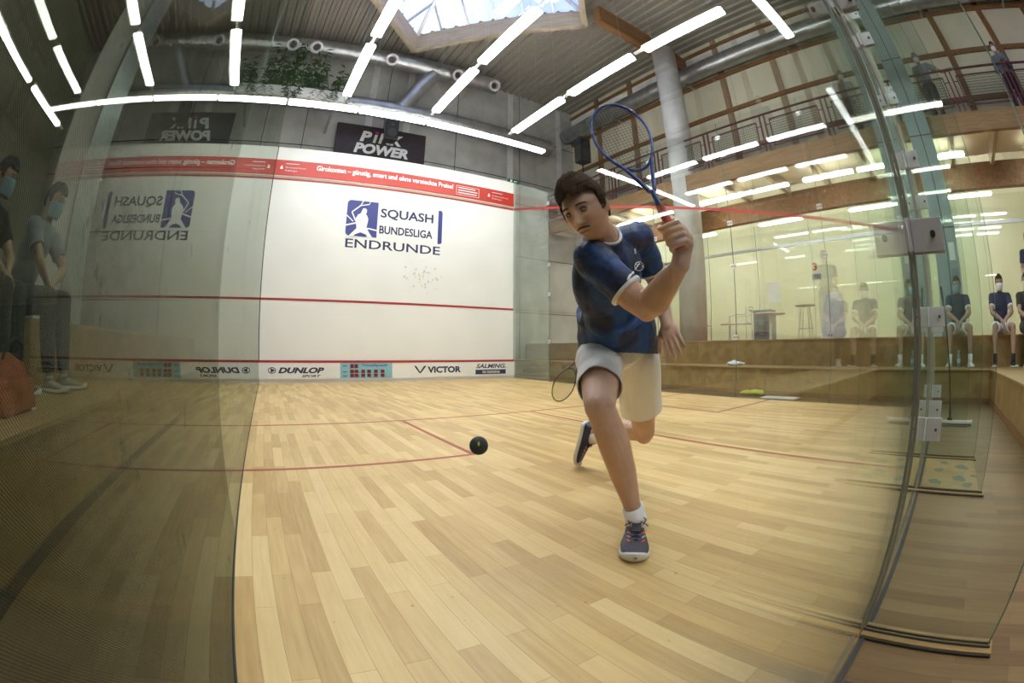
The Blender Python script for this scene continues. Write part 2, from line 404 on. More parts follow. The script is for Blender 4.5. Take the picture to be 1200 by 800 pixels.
# ================================================================ STRUCTURE
def plate_obj(name, x0, x1, y0, y1, z0, z1, mat, parent=None, bevel=0, kind=None):
    return obj(name, MB().box(x0, x1, y0, y1, z0, z1), mat, parent, bevel=bevel, kind=kind)
floor = plate_obj('floor', 0, 6.4, 0, 9.75, -.1, 0, 'court_parquet', kind='structure')
def line(x0, x1, y0, y1): return plate_obj('court_line', x0, x1, y0, y1, 0, .0012, 'floor_line', floor)
line(0, 6.4, 4.285, 4.325); line(3.18, 3.22, 0, 4.285)
line(0, 1.62, 2.65, 2.69); line(1.58, 1.62, 2.69, 4.285)
line(4.78, 6.4, 2.65, 2.69); line(4.78, 4.82, 2.69, 4.285)
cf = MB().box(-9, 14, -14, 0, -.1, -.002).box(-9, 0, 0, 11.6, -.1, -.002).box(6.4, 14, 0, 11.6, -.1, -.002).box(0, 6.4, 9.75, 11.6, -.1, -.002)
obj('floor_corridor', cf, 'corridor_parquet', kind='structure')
# expansion strips between court floor and corridor
seal = MB().box(-.02, 6.42, -.022, -.006, -.002, .004).box(-.022, .004, -.02, 9.75, -.002, .003).box(0, .010, 9.715, 9.735, .0, 5.37)
obj('trim_1', seal, 'black_seal', kind='structure')

# front wall of the court
wf = obj('wall_front', MB().box(-.06, 6.46, 9.75, 9.95, .48, 5.37), 'court_white', kind='structure')
FA, FU = (1, 0, 0), (0, 0, 1)
plate_obj('out_line', 0, 6.4, 9.744, 9.75, 4.53, 4.575, 'red_line', wf)
plate_obj('service_line', 0, 6.4, 9.744, 9.75, 1.77, 1.82, 'red_line', wf)
plate_obj('joint_strip', 3.98, 3.99, 9.746, 9.75, 5.03, 5.37, 'concrete', wf)
plate_obj('joint_strip', 1.48, 1.49, 9.746, 9.75, 5.03, 5.37, 'concrete', wf)
plate_obj('wood_edge', 0, 6.4, 9.742, 9.75, 4.575, 4.62, 'timber_pale', wf)
sc_ = MB()
for i in range(46):
    x = 3.8+random.gauss(0, .22); z = 2.45+random.gauss(0, .15); r = random.uniform(.008, .03)
    sc_.prism([(r*random.uniform(.5, 1.3)*cos(a*pi/4), r*random.uniform(.8, 1.7)*sin(a*pi/4)) for a in range(8)], (x, 9.7495, z), (1, 0, 0), (0, 0, 1), .0006)
obj('ball_scuffs', sc_, 'scuff', wf)
# red sponsor banner
bn = plate_obj('sponsor_banner', .0, 6.4, 9.736, 9.744, 4.64, 5.03, 'banner_red')
tag(bn, 'long red sponsor banner with white writing along the top of the white front wall', 'banner')
def ftext(s, x, z, h, mat, parent, width=None, y=9.736, **k): return text('lettering', s, (x, y, z), FA, FU, h, mat, parent, width, **k)
ftext('Girokonten – günstig, smart und ohne versteckte Preise!', 1.02, 4.79, .17, 'banner_white', bn, 3.55, bold=.03)
def lion(x, z, s):
    m = MB().prism([(-.3*s, -.3*s), (.3*s, -.3*s), (.3*s, .12*s), (-.3*s, .12*s)], (x, 9.735, z), FA, FU, .002)
    m.prism([(.2*s*cos(a*pi/6), .2*s*sin(a*pi/6)) for a in range(12)], (x, 9.735, z+.32*s), FA, FU, .002)
    obj('savings_bank_mark', m, 'banner_white', bn)
for x in (.16, 5.62):
    lion(x, 4.83, .11)
    ftext('Kreissparkasse', x+.1, 4.82, .045, 'banner_white', bn, .5)
    ftext('Böblingen', x+.1, 4.74, .045, 'banner_white', bn, .3)
    obj('fine_line', MB().box(x+.1, x+.42, 9.7345, 9.736, 4.935, 4.95), 'banner_white', bn)
fr = MB()
for a in ((4.66, 5.32, 4.70, 4.708), (4.66, 5.32, 4.95, 4.958), (4.66, 4.668, 4.70, 4.958), (5.312, 5.32, 4.70, 4.958)): fr.box(a[0], a[1], 9.7335, 9.736, a[2], a[3])
obj('box_outline', fr, 'banner_white', bn)
for i in range(3): obj('fine_line', MB().box(4.71, 4.71+(.5, .56, .54)[i], 9.7345, 9.736, 4.89-.07*i, 4.915-.07*i), 'banner_white', bn)

# squash emblem on the front wall
em = empty('league_sign', (3.08, 9.745, 3.02), 'white wall sign reading SQUASH BUNDESLIGA ENDRUNDE in navy with a player emblem', 'sign')
plate_obj('backing', 1.86, 4.33, 9.742, 9.749, 3.28, 4.2, 'banner_white', em, bevel=.0)
def rr(x0, x1, z0, z1, r, corners):
    pts = []
    for (cx, cz, a0, on) in ((x1-r, z1-r, 0, corners[0]), (x0+r, z1-r, 90, corners[1]), (x0+r, z0+r, 180, corners[2]), (x1-r, z0+r, 270, corners[3])):
        if on: pts += [(cx+r*cos(radians(a0+k*15)), cz+r*sin(radians(a0+k*15))) for k in range(7)]
        else: pts.append({0: (x1, z1), 90: (x0, z1), 180: (x0, z0), 270: (x1, z0)}[a0])
    return pts
obj('blue_field', MB().prism(rr(1.88, 2.64, 3.31, 4.18, .09, (0, 1, 1, 0)), (0, 9.741, 0), FA, FU, .003), 'logo_blue', em)
obj('blue_bar', MB().prism(rr(4.2, 4.31, 3.31, 4.18, .06, (1, 0, 0, 1)), (0, 9.741, 0), FA, FU, .003), 'logo_blue', em)
EO = (1.88, 9.737, 3.31); sx, sz = .76, .87
def epoly(pts, m=None): return (m or MB()).prism([(x*sx, z*sz) for x, z in pts], EO, FA, FU, .003)
pm = epoly([(.12, 0), (.34, .22), (.33, .3), (.3, .38), (.3, .5), (.36, .6), (.44, .64), (.47, .7), (.5, .78), (.56, .8), (.63, .77), (.64, .7), (.61, .63), (.66, .58), (.7, .5), (.68, .36), (.66, .26), (.74, .14), (.86, .0), (.7, 0), (.66, .06), (.48, .11), (.32, .05), (.26, 0)])
pm.v and None
for a, b, w_ in (((.3, .42), (.16, .66), .04), ((.16, .66), (.42, .86), .035), ((.42, .86), (.5, 1), .03), ((.0, .56), (.22, .4), .03), ((.0, .28), (.3, .36), .04), ((.68, .24), (1, .2), .035), ((.42, .86), (.7, .92), .025), ((.7, .92), (.72, 1.), .02)):
    a = Vector(a); b = Vector(b); d = (b-a).normalized(); n = Vector((-d.y, d.x))*w_/2
    epoly([tuple(a-n), tuple(b-n), tuple(b+n), tuple(a+n)], pm)
obj('player_emblem', pm, 'banner_white', em)
ftext('SQUASH', 2.71, 3.78, .27, 'logo_navy', em, 1.36, bold=.025, y=9.742)
ftext('BUNDESLIGA', 2.7, 3.42, .2, 'logo_navy', em, 1.36, bold=.025, y=9.742)
ftext('ENDRUNDE', 1.9, 3.03, .21, 'logo_navy', em, 2.38, bold=.012, y=9.749)

# tin with sponsor boards
tin = obj('wall_tin', MB().box(-.02, 6.42, 9.70, 9.95, .07, .43), 'court_white', kind='structure')
obj('tin_rail', MB().box(0, 6.4, 9.69, 9.74, .43, .48), 'red_line', tin)
obj('tin_foot', MB().box(0, 6.4, 9.71, 9.80, 0, .07), 'plate_paint', tin)
def board(name, x0, x1, label):
    o = plate_obj(name, x0, x1, 9.690, 9.698, .085, .425, 'banner_white'); return tag(o, label, 'board', 'sponsor boards on the tin')
def ttext(s, x, z, h, mat, p, width, **k): return ftext(s, x, z, h, mat, p, width, y=9.689, **k)
b1 = board('sponsor_board', .03, 1.86, 'white DUNLOP SPORT sponsor board low on the front wall, beside the pale blue score panel')
ttext('DUNLOP', .44, .20, .13, 'logo_navy', b1, 1.06, shear=.3, bold=.05); ttext('SPORT', .98, .115, .055, 'logo_navy', b1, .44, shear=.3, bold=.03)
ring = MB()
ring.tube([(.3+.085*cos(a*pi/8), 9.689, .265+.06*sin(a*pi/8)) for a in range(16)], .009, 6, closed=True)
ring.prism([(0, -.05), (.1, 0), (0, .05)], (.27, 9.6885, .265), FA, FU, .002)
obj('emblem', ring, 'logo_navy', b1)
b2 = plate_obj('score_panel', 1.87, 3.1, 9.688, 9.698, .085, .425, 'display_blue')
tag(b2, 'pale blue TimeSquash score panel with dark red digit windows on the tin', 'scoreboard')
ttext('TimeSquash', 2.37, .335, .065, 'logo_blue', b2, .62, shear=.25, bold=.02)
dg_ = MB()
for x in (2.1, 2.2, ): dg_.box(x, x+.085, 9.684, 9.688, .31, .40)
for x in (2.1, 2.2, 2.36, 2.5, 2.66, 2.82):
    if x == 2.2 or x == 2.1: pass
    for z in (.2, .11): dg_.box(x, x+.09, 9.684, 9.688, z, z+.075)
multi('digit_window', dg_, 'display_red', b2)
ttext('A', 2.27, .2, .05, 'logo_blue', b2, .045, bold=.03); ttext('B', 2.27, .11, .05, 'logo_blue', b2, .045, bold=.03)
for z in (.35, .22, .13): obj('fine_line', MB().box(1.93, 2.03, 9.686, 9.688, z, z+.018), 'logo_blue', b2)
b3 = board('sponsor_board', 3.55, 4.92, 'white VICTOR sponsor board between the score panel and the SALMING board')
ttext('VICTOR', 3.98, .18, .155, 'logo_navy', b3, .88, bold=.045)
vm = MB().prism([(0, .0), (.13, -.17), (.17, -.17), (.05, .0)], (3.64, 9.6885, .35), FA, FU, .002).prism([(.25, 0), (.13, -.17), (.17, -.17), (.31, 0)], (3.64, 9.6885, .35), FA, FU, .002)
obj('emblem', vm, 'logo_navy', b3)
b4 = board('sponsor_board', 4.93, 6.38, 'white SALMING no nonsense sponsor board at the right end of the tin')
ttext('SALMING.', 5.28, .27, .11, 'logo_navy', b4, .86, shear=.25, bold=.03)
plate_obj('navy_bar', 5.26, 6.14, 9.687, 9.6895, .12, .235, 'logo_navy', b4)
text('lettering', 'no nonsense', (5.46, 9.687, .145), FA, FU, .06, 'banner_white', b4, .5, bold=.01)

# ---------------------------------------------------------------- glass walls of the court
TH = .012; HG = 5.37
def clamp(parent, c, ax, n, w_=.07, h=.05, mat='plate_paint', bolts=2):
    """flat plate with bolts on both faces of a pane. ax = along the wall, n = wall normal"""
    m = MB(); c = Vector(c); ax = Vector(ax); n = Vector(n)
    for s in (1, -1):
        m.obox(c+n*(s*(TH/2+.004)), ax, n, (0, 0, 1), w_, .004, h)
    ps_ = multi('clamp_plate', m, mat, parent, bevel=.002)
    b = MB()
    for s in (1, -1):
        for t in ((-.5, .5) if bolts == 2 else (0,)):
            q = c+n*(s*(TH/2+.008))+ax*(t*w_); b.cyl(q, q+n*(s*.008), .011, 10)
    for k_, bo in enumerate(multi('bolt', b, 'bolt_dark', ps_[0])): pass
def glass_wall(name, axis, pos, joints, matf, height=HG, off=(0, 0)):
    root = empty(name, (0, 0, 0) if axis == 'Y' else (0, 0, 0), kind='structure')
    for i in range(len(joints)-1):
        a, b = joints[i]+.0025, joints[i+1]-.0025
        mb = MB()
        if axis == 'X': mb.box(pos-TH, pos, a, b, .004, height)       # plane x = pos
        else: mb.box(a, b, pos, pos+TH, .004, height)
        p = obj('glass_pane', mb, matf(i), root)
        e = MB()
        for t in (a, b):
            if axis == 'X': e.box(pos-TH, pos, t-.0012, t+.0012, .004, height)
            else: e.box(t-.0012, t+.0012, pos, pos+TH, .004, height)
        obj('pane_edge', e, 'glass_edge', p)
    return root
JS = [0, 1.66, 3.29, 4.92, 6.55, 8.18, 9.75]
wr = glass_wall('wall_right', 'X', 6.4+TH, JS, lambda i: 'court_glass_front_panel' if i == 5 else 'court_glass', height=4.6)
for p_ in list(wr.children)[-1:]:
    for q_ in [p_]+list(p_.children):
        for v_ in q_.data.vertices:
            if v_.co.y > 9.7 and v_.co.z > 4.5: v_.co.z = 5.37
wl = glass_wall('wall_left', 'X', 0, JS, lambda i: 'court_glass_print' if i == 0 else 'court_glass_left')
for y in JS[1:-1]:
    for z in (.93, 2.04, 2.75, 4.3):
        clamp(wr, (6.4+TH/2, y, z), (0, 1, 0), (1, 0, 0), .045, .04)
# red out line on the side walls: 4.57 at the front falling to 2.13 at the back
for (x, root, s) in ((6.4, wr, -1), (0, wl, 1)):
    m = MB(); X0 = x+s*.001; m.add([(X0, 0, 2.13), (X0, 9.69, 4.53), (X0, 9.69, 4.58), (X0, 0, 2.18), (X0+s*.0015, 0, 2.13), (X0+s*.0015, 9.69, 4.53), (X0+s*.0015, 9.69, 4.58), (X0+s*.0015, 0, 2.18)],
          [(0, 1, 2, 3), (7, 6, 5, 4), (0, 4, 5, 1), (1, 5, 6, 2), (2, 6, 7, 3), (3, 7, 4, 0)])
    if s == -1: obj('out_line', m, 'red_line', root)
XB = [0, 1.33, 2.74, 3.57, 5.0, 6.4]
wb = glass_wall('wall_back', 'Y', 0, XB, lambda i: 'court_glass')
plate_obj('out_line', 1.36, 6.4, -.0015, -.0003, 2.13, 2.18, 'red_line', wb)
# vertical glass fins stiffening the back wall
for i, x in enumerate(XB[1:-1]):
    lab = ['vertical glass fin behind the back wall, nearest of the four to the camera',
           'vertical glass fin at the near edge of the glass door in the back wall',
           'vertical glass fin at the far edge of the glass door in the back wall',
           'vertical glass fin farthest along the back wall, behind the floor squeegee'][i]
    f = empty('glass_fin', (x, -.25, 0), lab, 'glass fin', 'glass fins of the back wall')
    obj('fin_pane', MB().box(x-.006, x+.006, -.45, -.012, .012, HG), 'fin_glass', f)
    obj('fin_edge', MB().box(x-.0055, x+.0055, -.4525, -.45, .012, HG), 'glass_edge', f)
    obj('floor_rail', MB().box(x-.035, x+.035, -.47, -.003, 0, .012), 'tribune_ply', f, bevel=.002)
    sl = MB().box(x-.012, x-.007, -.46, -.004, .012, .017).box(x+.007, x+.012, -.46, -.004, .012, .017).box(x-.04, x-.036, -.47, -.003, 0, .006)
    obj('seal', sl, 'black_seal', f)
    if i == 0: zs = [(1.0, .045, .04), (1.72, .03, .03), (2.4, .04, .05)]
    else: zs = [(.33, .05, .06), (.9, .05, .05), (1.75, .04, .05), (2.6, .04, .05), (3.5, .04, .05)]
    for z, w_, h in zs:
        m = MB(); b = MB()
        for s in (1, -1):
            m.obox((x+s*.010, -.055, z), (0, 1, 0), (1, 0, 0), (0, 0, 1), w_, .004, h)
            b.cyl((x+s*.014, -.07, z), (x+s*.024, -.07, z), .008, 10)
        # plate lying on the back wall at the joint
        m.obox((x, -.005, z), (1, 0, 0), (0, 1, 0), (0, 0, 1), .035, .004, h)
        p = multi('clamp_plate', m, 'plate_paint', f, bevel=.0015)[0]; multi('bolt', b, 'bolt_dark', p)
    obj('silicone_joint', MB().box(x-.003, x+.003, -.010, -.001, .012, HG), 'silicone', f)
    obj('edge_channel', MB().box(x-.0035, x+.0035, -.0145, -.0125, 1.05 if i == 0 else .4, HG), 'brushed_plate', f)

# ---------------------------------------------------------------- wooden tribunes
def tribune(name, boxes, mat, label):
    t = empty(name, (boxes[0][0], boxes[0][2], 0), kind='structure')
    return t
tr = empty('wall_tribune_right', (7.05, 0, 0), kind='structure')
plate_obj('step_face', 7.05, 7.12, -1.03, 11.5, 0, .43, 'tribune_ply', tr)
plate_obj('step_tread', 7.03, 8.0, -1.05, 11.5, .43, .45, 'tribune_top', tr)
plate_obj('seat_face', 7.98, 8.06, -1.9, 11.5, .45, .9, 'tribune_ply', tr)
plate_obj('kick_board', 7.035, 7.05, -1.03, 11.5, 0, .07, 'timber_brown', tr)
plate_obj('seat_edge', 7.96, 8.4, -1.9, 11.5, .9, .925, 'tribune_top', tr)
t2 = empty('wall_tribune_rear', (3, -1.03, 0), kind='structure')
plate_obj('step_face', 2.9, 7.05, -1.1, -1.03, 0, .43, 'tribune_ply', t2)
plate_obj('shade_step_face', -3, 2.9, -1.1, -1.03, 0, .43, 'rear_shade', t2)  # dark colour put on for shade, dims the reflection in the back glass
plate_obj('step_tread', 2.9, 8.0, -1.95, -1.01, .43, .45, 'tribune_top', t2)
plate_obj('shade_step_tread', -3, 2.9, -1.95, -1.01, .43, .45, 'rear_shade', t2)  # tread coloured dark in place of shade behind the camera
plate_obj('kick_board', -3, 7.035, -1.03, -1.015, 0, .07, 'timber_brown', t2)
plate_obj('seat_face', -3, 8.0, -2.0, -1.95, .45, .9, 'rear_shade', t2)  # unseen riser coloured dark so the back glass reflects little
plate_obj('seat_edge', 2.9, 8.0, -2.4, -1.93, .9, .925, 'tribune_top', t2)
plate_obj('shade_seat_edge', -3, 2.9, -2.4, -1.93, .9, .925, 'rear_shade', t2)  # unseen seat edge coloured as if in shade
plate_obj('floor_shade_sheet', -1.0, 1.1, -1.0, -.03, -.002, .003, 'rear_shade', kind='structure')  # unseen dark sheet, added to dim the floor's reflection in the glass
jt = MB()
for y in np.arange(.2, 11, 2.05): jt.box(7.047, 7.05, y, y+.004, .07, .43)
for y in np.arange(1., 11, 2.05): jt.box(7.977, 7.98, y, y+.004, .45, .9)
obj('panel_joint', jt, 'timber_brown', tr)
t3 = empty('wall_tribune_left', (-.9, 3, 0), kind='structure')
plate_obj('step_face', -.95, -.85, .0, 11.5, 0, .43, 'tribune_ply', t3)
plate_obj('kick_board', -.85, -.835, .0, 11.5, 0, .05, 'black_seal', t3)
plate_obj('step_tread', -1.85, -.83, .0, 11.5, .43, .45, 'tribune_top', t3)
plate_obj('seat_face', -1.9, -1.85, .0, 11.5, .45, .9, 'tribune_ply', t3)
plate_obj('seat_edge', -2.3, -1.83, .0, 11.5, .9, .925, 'tribune_top', t3)
plate_obj('floor_gallery_right', 8.05, 11, -12, 11.6, .80, .9, 'floor_red', kind='structure')
plate_obj('floor_gallery_left', -8, -1.9, -12, 11.6, .80, .9, 'floor_red', kind='structure')
plate_obj('floor_gallery_rear', -3, 8.05, -12, -2.0, .80, .9, 'rear_shade', kind='structure')  # coloured dark like shade to weaken its reflection in the back glass

# ---------------------------------------------------------------- hall shell
plate_obj('wall_hall_front', -8.2, 19, 11.6, 11.9, 0, 9.9, 'concrete', kind='structure')
pj = MB()
for z in (1.9, 3.7, 5.5, 6.35, 8.1): pj.box(-8, 10.2, 11.592, 11.6, z, z+.025)
for x in (-6, -3, 0.6, 3.0, 5.4, 7.8): pj.box(x, x+.02, 11.592, 11.6, 0, 9.9)
obj('trim_2', pj, 'black_seal', kind='structure')
pil = MB()
for x in (2.4, 3.6, 7.3, 9.4): pil.box(x, x+.22, 11.56, 11.592, 5.0, 9.8)
obj('wall_pilaster', pil, 'concrete_light', kind='structure')
plate_obj('wall_rear', -8.2, 19, -14.2, -14, 0, 9.9, 'rear_shade', kind='structure')  # rear wall coloured dark as shade, so little of it reflects
plate_obj('wall_far_right', 19, 19.2, -14.2, 11.9, 0, 9.9, 'cream_panel', kind='structure')
plate_obj('wall_left_hall', -8.2, -8, -14, 11.6, 0, 9.9, 'wall_left_hall', kind='structure')
# corrugated roof with two diamond skylights
RZ = 9.85
def diamond(cx, cy, r): return lambda x: (cy-(r-abs(x-cx)), cy+(r-abs(x-cx))) if abs(x-cx) < r else None
SKY = [(3.2, 6.6, 3.45), (3.2, -6.5, 3.45)]
rf = MB(); pitch = .26; x = -8.2
while x < 14:
    cuts = []
    for (cx, cy, r) in SKY:
        q = diamond(cx, cy, r)(x+pitch/2)
        if q: cuts.append(q)
    cuts.sort(); segs = []; y = -14.2
    for a, b in cuts: segs.append((y, a)); y = b
    segs.append((y, 14.0))
    for a, b in segs:
        pr = [(0, .0), (.1, 0), (.13, .06), (.23, .06), (.26, 0)]
        vs = [(x+px, yy, RZ+pz) for yy in (a, b) for px, pz in pr]+[(x+px, yy, RZ+.1) for yy in (a, b) for px in (0, .26)]
        fs = [(i, i+1, 6+i, 5+i) for i in range(4)]+[(10, 12, 13, 11)]
        rf.add(vs, fs)
    x += pitch
obj('ceiling', rf, 'roof_metal', kind='structure')
for k, (cx, cy, r) in enumerate(SKY):
    t = empty('window_%d' % (1+k), (cx, cy, RZ), kind='structure')
    cs = [Vector((cx, cy+r, RZ)), Vector((cx+r, cy, RZ)), Vector((cx, cy-r, RZ)), Vector((cx-r, cy, RZ))]
    ap = Vector((cx, cy, RZ+1.9)); kb = MB(); bars = MB(); gp = MB()
    for i in range(4):
        a, b = cs[i], cs[(i+1) % 4]
        kb.beam(a+Vector((0, 0, -.28)), b+Vector((0, 0, -.28)), .16, .62)
        bars.beam(a, ap, .09, .14)
        for j in range(1, 6):
            f = j/6; e = a.lerp(b, f)
            tt = 1-2*abs(f-.5)      # bars run up square to the edge until they meet a hip
            mid = (a+b)/2; up = ap-mid; top = e+up*(tt)
            bars.beam(e, top, .05, .08)
        gp.add([a, b, ap], [(0, 1, 2)])
    multi('kerb_beam', kb, 'timber_pale', t); obj('glazing_bar', bars, 'steel', t); obj('pane', gp, 'sky_glass', t)
    for i in (0, 2): pass
for i, y in enumerate((5.95, 0.1, -5.8)):
    obj('wall_beam', MB().box(6.5 if i != 1 else -8, 10.1, y-.11, y+.11, 8.9, 9.5), 'timber_brown', kind='structure')
obj('wall_beam', MB().box(-8, -.2, 5.9, 6.1, 8.9, 9.5), 'timber_brown', kind='structure')

# upper right wall: timber frame grid with cream panels
XG = 10.2
plate_obj('wall_upper_right', XG+.04, XG+.2, -14, 13.9, 4.8, 9.9, 'cream_panel', kind='structure')
gm = MB()
for y in (13.2, 11.86, 10.1, 8.4, 6.6, 4.75, 3.0, 1.25, -.5, -2.25, -4., -5.75, -7.5, -9.25): gm.box(XG-.04, XG+.045, y-.09, y+.09, 4.8, 9.85)
for z in (4.85, 5.95, 7.2, 8.42, 9.0, 9.62): gm.box(XG-.03, XG+.045, -14, 13.9, z-.06, z+.06)
obj('trim_3', gm, 'timber_brown', kind='structure')
plate_obj('wall_clerestory', XG+.02, XG+.035, 3, 13.9, 9.06, 9.56, 'window_light' if False else 'banner_white', kind='structure')

# balcony
bd = empty('floor_balcony', (8.6, 0, 4.4), kind='structure')
plate_obj('deck', 8.6, 10.16, -12, 11.55, 4.72, 4.8, 'timber_pale', bd)
plate_obj('fascia', 8.5, 8.62, -12, 11.5, 4.42, 4.82, 'timber_glulam', bd)
plate_obj('rear_girder', 10.3, 10.5, -12, 11.5, 3.95, 4.5, 'timber_brown', bd)
plate_obj('soffit', 8.62, 10.3, -12, 11.55, 4.66, 4.70, 'cream_panel', bd)
jm = MB()
for y in np.arange(-11.5, 11.5, 1.15): jm.box(8.62, 10.32, y, y+.1, 4.42, 4.68)
obj('joist', jm, 'timber_pale', bd)
def railing(y0, y1, label):
    r = empty('balcony_railing', (8.6, (y0+y1)/2, 4.8), label, 'railing', 'balcony railing sections')
    obj('top_rail', MB().tube([(8.58, y0, 5.78), (8.58, y1, 5.78)], .026, 8), 'rail_red', r)
    for y in (y0+.06, y1-.06): obj('post', MB().box(8.56, 8.60, y-.015, y+.015, 4.5, 5.78), 'rail_red', r)
    a, b = y0+.18, y1-.18
    fm = MB()
    for z in (4.98, 5.62): fm.box(8.57, 8.59, a, b, z-.012, z+.012)
    for y in (a, b): fm.box(8.57, 8.59, y-.012, y+.012, 4.98, 5.62)
    for z in (5.1, 5.5):
        for (p, q) in ((y0+.06, a), (b, y1-.06)): fm.box(8.575, 8.585, p, q, z-.008, z+.008)
    f = obj('panel_frame', fm, 'rail_red', r)
    wm = MB()
    for y in np.arange(a+.06, b, .06): wm.box(8.578, 8.582, y-.0032, y+.0032, 4.98, 5.62)
    for z in np.arange(5.04, 5.62, .06): wm.box(8.576, 8.58, a, b, z-.0032, z+.0032)
    obj('wire_mesh', wm, 'rail_dark', f)
rl = list(np.arange(-9.6, 11.3, 1.6))
ORD = ('first', 'second', 'third', 'fourth', 'fifth', 'sixth', 'seventh', 'eighth', 'ninth', 'tenth', 'eleventh', 'twelfth', 'thirteenth', 'fourteenth')
for i in range(len(rl)-1):
    railing(rl[i], rl[i+1], 'dark red balcony railing section, %s counted from the concrete wall end' % ORD[len(rl)-2-i])

# columns
c1 = obj('pillar_round', MB().tube([(8.75, 5.72, .9), (8.75, 5.72, 8.95)], .33, 32), 'concrete_light', kind='structure', smooth=True)
c2 = obj('pillar_steel', MB().box(8.35, 8.8, -.62, -.12, .9, 9.2), 'steel_column', kind='structure')
pq = MB()
for z in (2.7, 4.4, 6.1, 7.8): pq.box(8.345, 8.35, -.62, -.12, z, z+.02)
pq.box(8.344, 8.35, -.39, -.37, .9, 9.2)
obj('plate_joint', pq, 'black_seal', c2)
plate_obj('pillar_left', -2.75, -2.3, 4.35, 4.85, .9, 9.8, 'white_paint', kind='structure')
plate_obj('pillar_left_edge', -2.3, -2.27, 4.30, 4.9, .9, 9.8, 'steel', kind='structure')
pn = empty('notice', (8.34, -.42, 2.2), 'small printed paper notice stuck on the steel column', 'notice')
plate_obj('sheet', 8.338, 8.343, -.55, -.42, 2.15, 2.45, 'paper', pn); plate_obj('dark_poster', 8.338, 8.343, -.57, -.42, 1.75, 2.02, 'cloth_grey', pn)

# court 3 behind its glass wall
ws = glass_wall('wall_neighbour_court', 'X', 11, [-6.5, -4.9, -3.3, -1.6, 0.05, 1.7, 3.35, 5.0, 6.6, 8.2, 9.9], lambda i: 'court_glass', height=4.0)
obj('rail', MB().box(10.96, 11.02, -6.5, 9.9, 3.33, 3.40), 'steel', ws)
obj('floor_neighbour_court', MB().box(11, 19, -7, 11.5, .8, .9), 'court_parquet', kind='structure')
plate_obj('wall_neighbour_far', 17.5, 17.7, -7, 11.5, .9, 9, 'wall_yellow', kind='structure')
plate_obj('wall_neighbour_side', 11, 17.7, 11.4, 11.6, .9, 9, 'wall_yellow', kind='structure')
plate_obj('wall_neighbour_end', 11, 17.7, -7.2, -7, .9, 9, 'wall_yellow', kind='structure')
plate_obj('ceiling_neighbour', 10.5, 17.7, -7.2, 11.6, 7.2, 7.3, 'white_paint', kind='structure')
text('number_sign', '3', (10.98, 3.35, 2.64), (0, -1, 0), (0, 0, 1), .2, 'red_line', None, .14, bold=.05)
n3 = COL.objects['number_sign']; tag(n3, 'dark red number 3 on the glass wall of the neighbouring court', 'sign')
tag(plate_obj('small_poster', 10.975, 10.985, 3.12, 3.38, 2.42, 2.56, 'cloth_grey'), 'small dark poster under the number 3 on the far glass wall', 'poster')

# ================================================================ LIGHT FIXTURES
def roofz(x, y):
    for (cx, cy, r) in SKY:
        k = (abs(x-cx)+abs(y-cy))/r
        if k < 1: return RZ+1.9*(1-k)
    return RZ+.04
def fixture(a, b, label, group, wmat='tube_light', wd=.175, er=.11, top=None):
    a = Vector(a); b = Vector(b); d = (b-a).normalized(); r = d.cross(Vector((0, 0, 1))); mid = (a+b)/2
    f = empty('tube_lamp', mid, label, 'lamp', group); L = (b-a).length
    obj('housing', MB().obox(mid+Vector((0, 0, .055)), r, d, (0, 0, 1), .028, L/2, .022), 'lamp_housing', f)
    obj('diffuser', MB().obox(mid, r, d, (0, 0, 1), wd/2, L/2-.01, .028), wmat, f, bevel=.008)
    obj('end_rail', MB().obox(b+d*(er+.002)+Vector((0, 0, .03)), r, d, (0, 0, 1), .028, er, .015), 'lamp_housing', f)
    m = MB()
    for t in (.12, .88):
        p = a.lerp(b, t); m.cyl(p+Vector((0, 0, .08)), Vector((p.x, p.y, top or roofz(p.x, p.y))), .003, 5)
    multi('suspension_wire', m, 'steel', f)
    return f
LZ = 5.70
pos_word = ['along the left glass wall', 'over mid court', 'along the right glass wall']
dep_word = ['front end of its row', 'middle of its row', 'camera end of its row']
for i, x in enumerate((1.19, 3.13, 5.09)):
    for j, (y0, y1) in enumerate(((5.87, 7.63), (3.90, 5.61), (1.93, 3.61))):
        fixture((x, y0, LZ), (x, y1, LZ), 'court lamp %s, %s' % (pos_word[i], dep_word[j]), 'court lamps running towards the front wall')
for k in range(4):
    fixture((.02+1.58*k, 8.17, LZ), (1.56+1.58*k, 8.17, LZ), 'lamp of the cross row near the front wall, number %s from the left' % ('one', 'two', 'three', 'four')[k], 'cross row of lamps near the front wall', wd=.15, er=.008)
for k in range(4):
    fixture((.02+1.58*k, 1.30, LZ), (1.56+1.58*k, 1.30, LZ), 'lamp of the cross row above the camera, number %s from the left' % ('one', 'two', 'three', 'four')[k], 'cross row of lamps near the back wall', wd=.15, er=.008)
ORD = ('first', 'second', 'third', 'fourth', 'fifth', 'sixth', 'seventh', 'eighth', 'ninth', 'tenth', 'eleventh', 'twelfth', 'thirteenth', 'fourteenth')
gl_ = 'plain tube lamps of the neighbouring hall areas'
for i, y in enumerate((-5.2, -3.2, -1.2, .8, 2.8, 4.8, 6.8, 8.8)):
    fixture((13.6, y, 5.4), (13.6, y+1.9, 5.4), 'tube lamp in the long row over the neighbouring court, %s from its near end' % ORD[i], gl_, 'warm_light', top=7.21, er=.04)
for i, y in enumerate((-8, -4.5, -1.4, 1.5, 4.5, 7.5)):
    fixture((9.5, y, 4.40), (9.5, y+1.3, 4.40), 'tube lamp under the timber balcony, %s from the camera end' % ORD[i], 'lamps under the balcony', 'warm_light', .12, top=4.67)
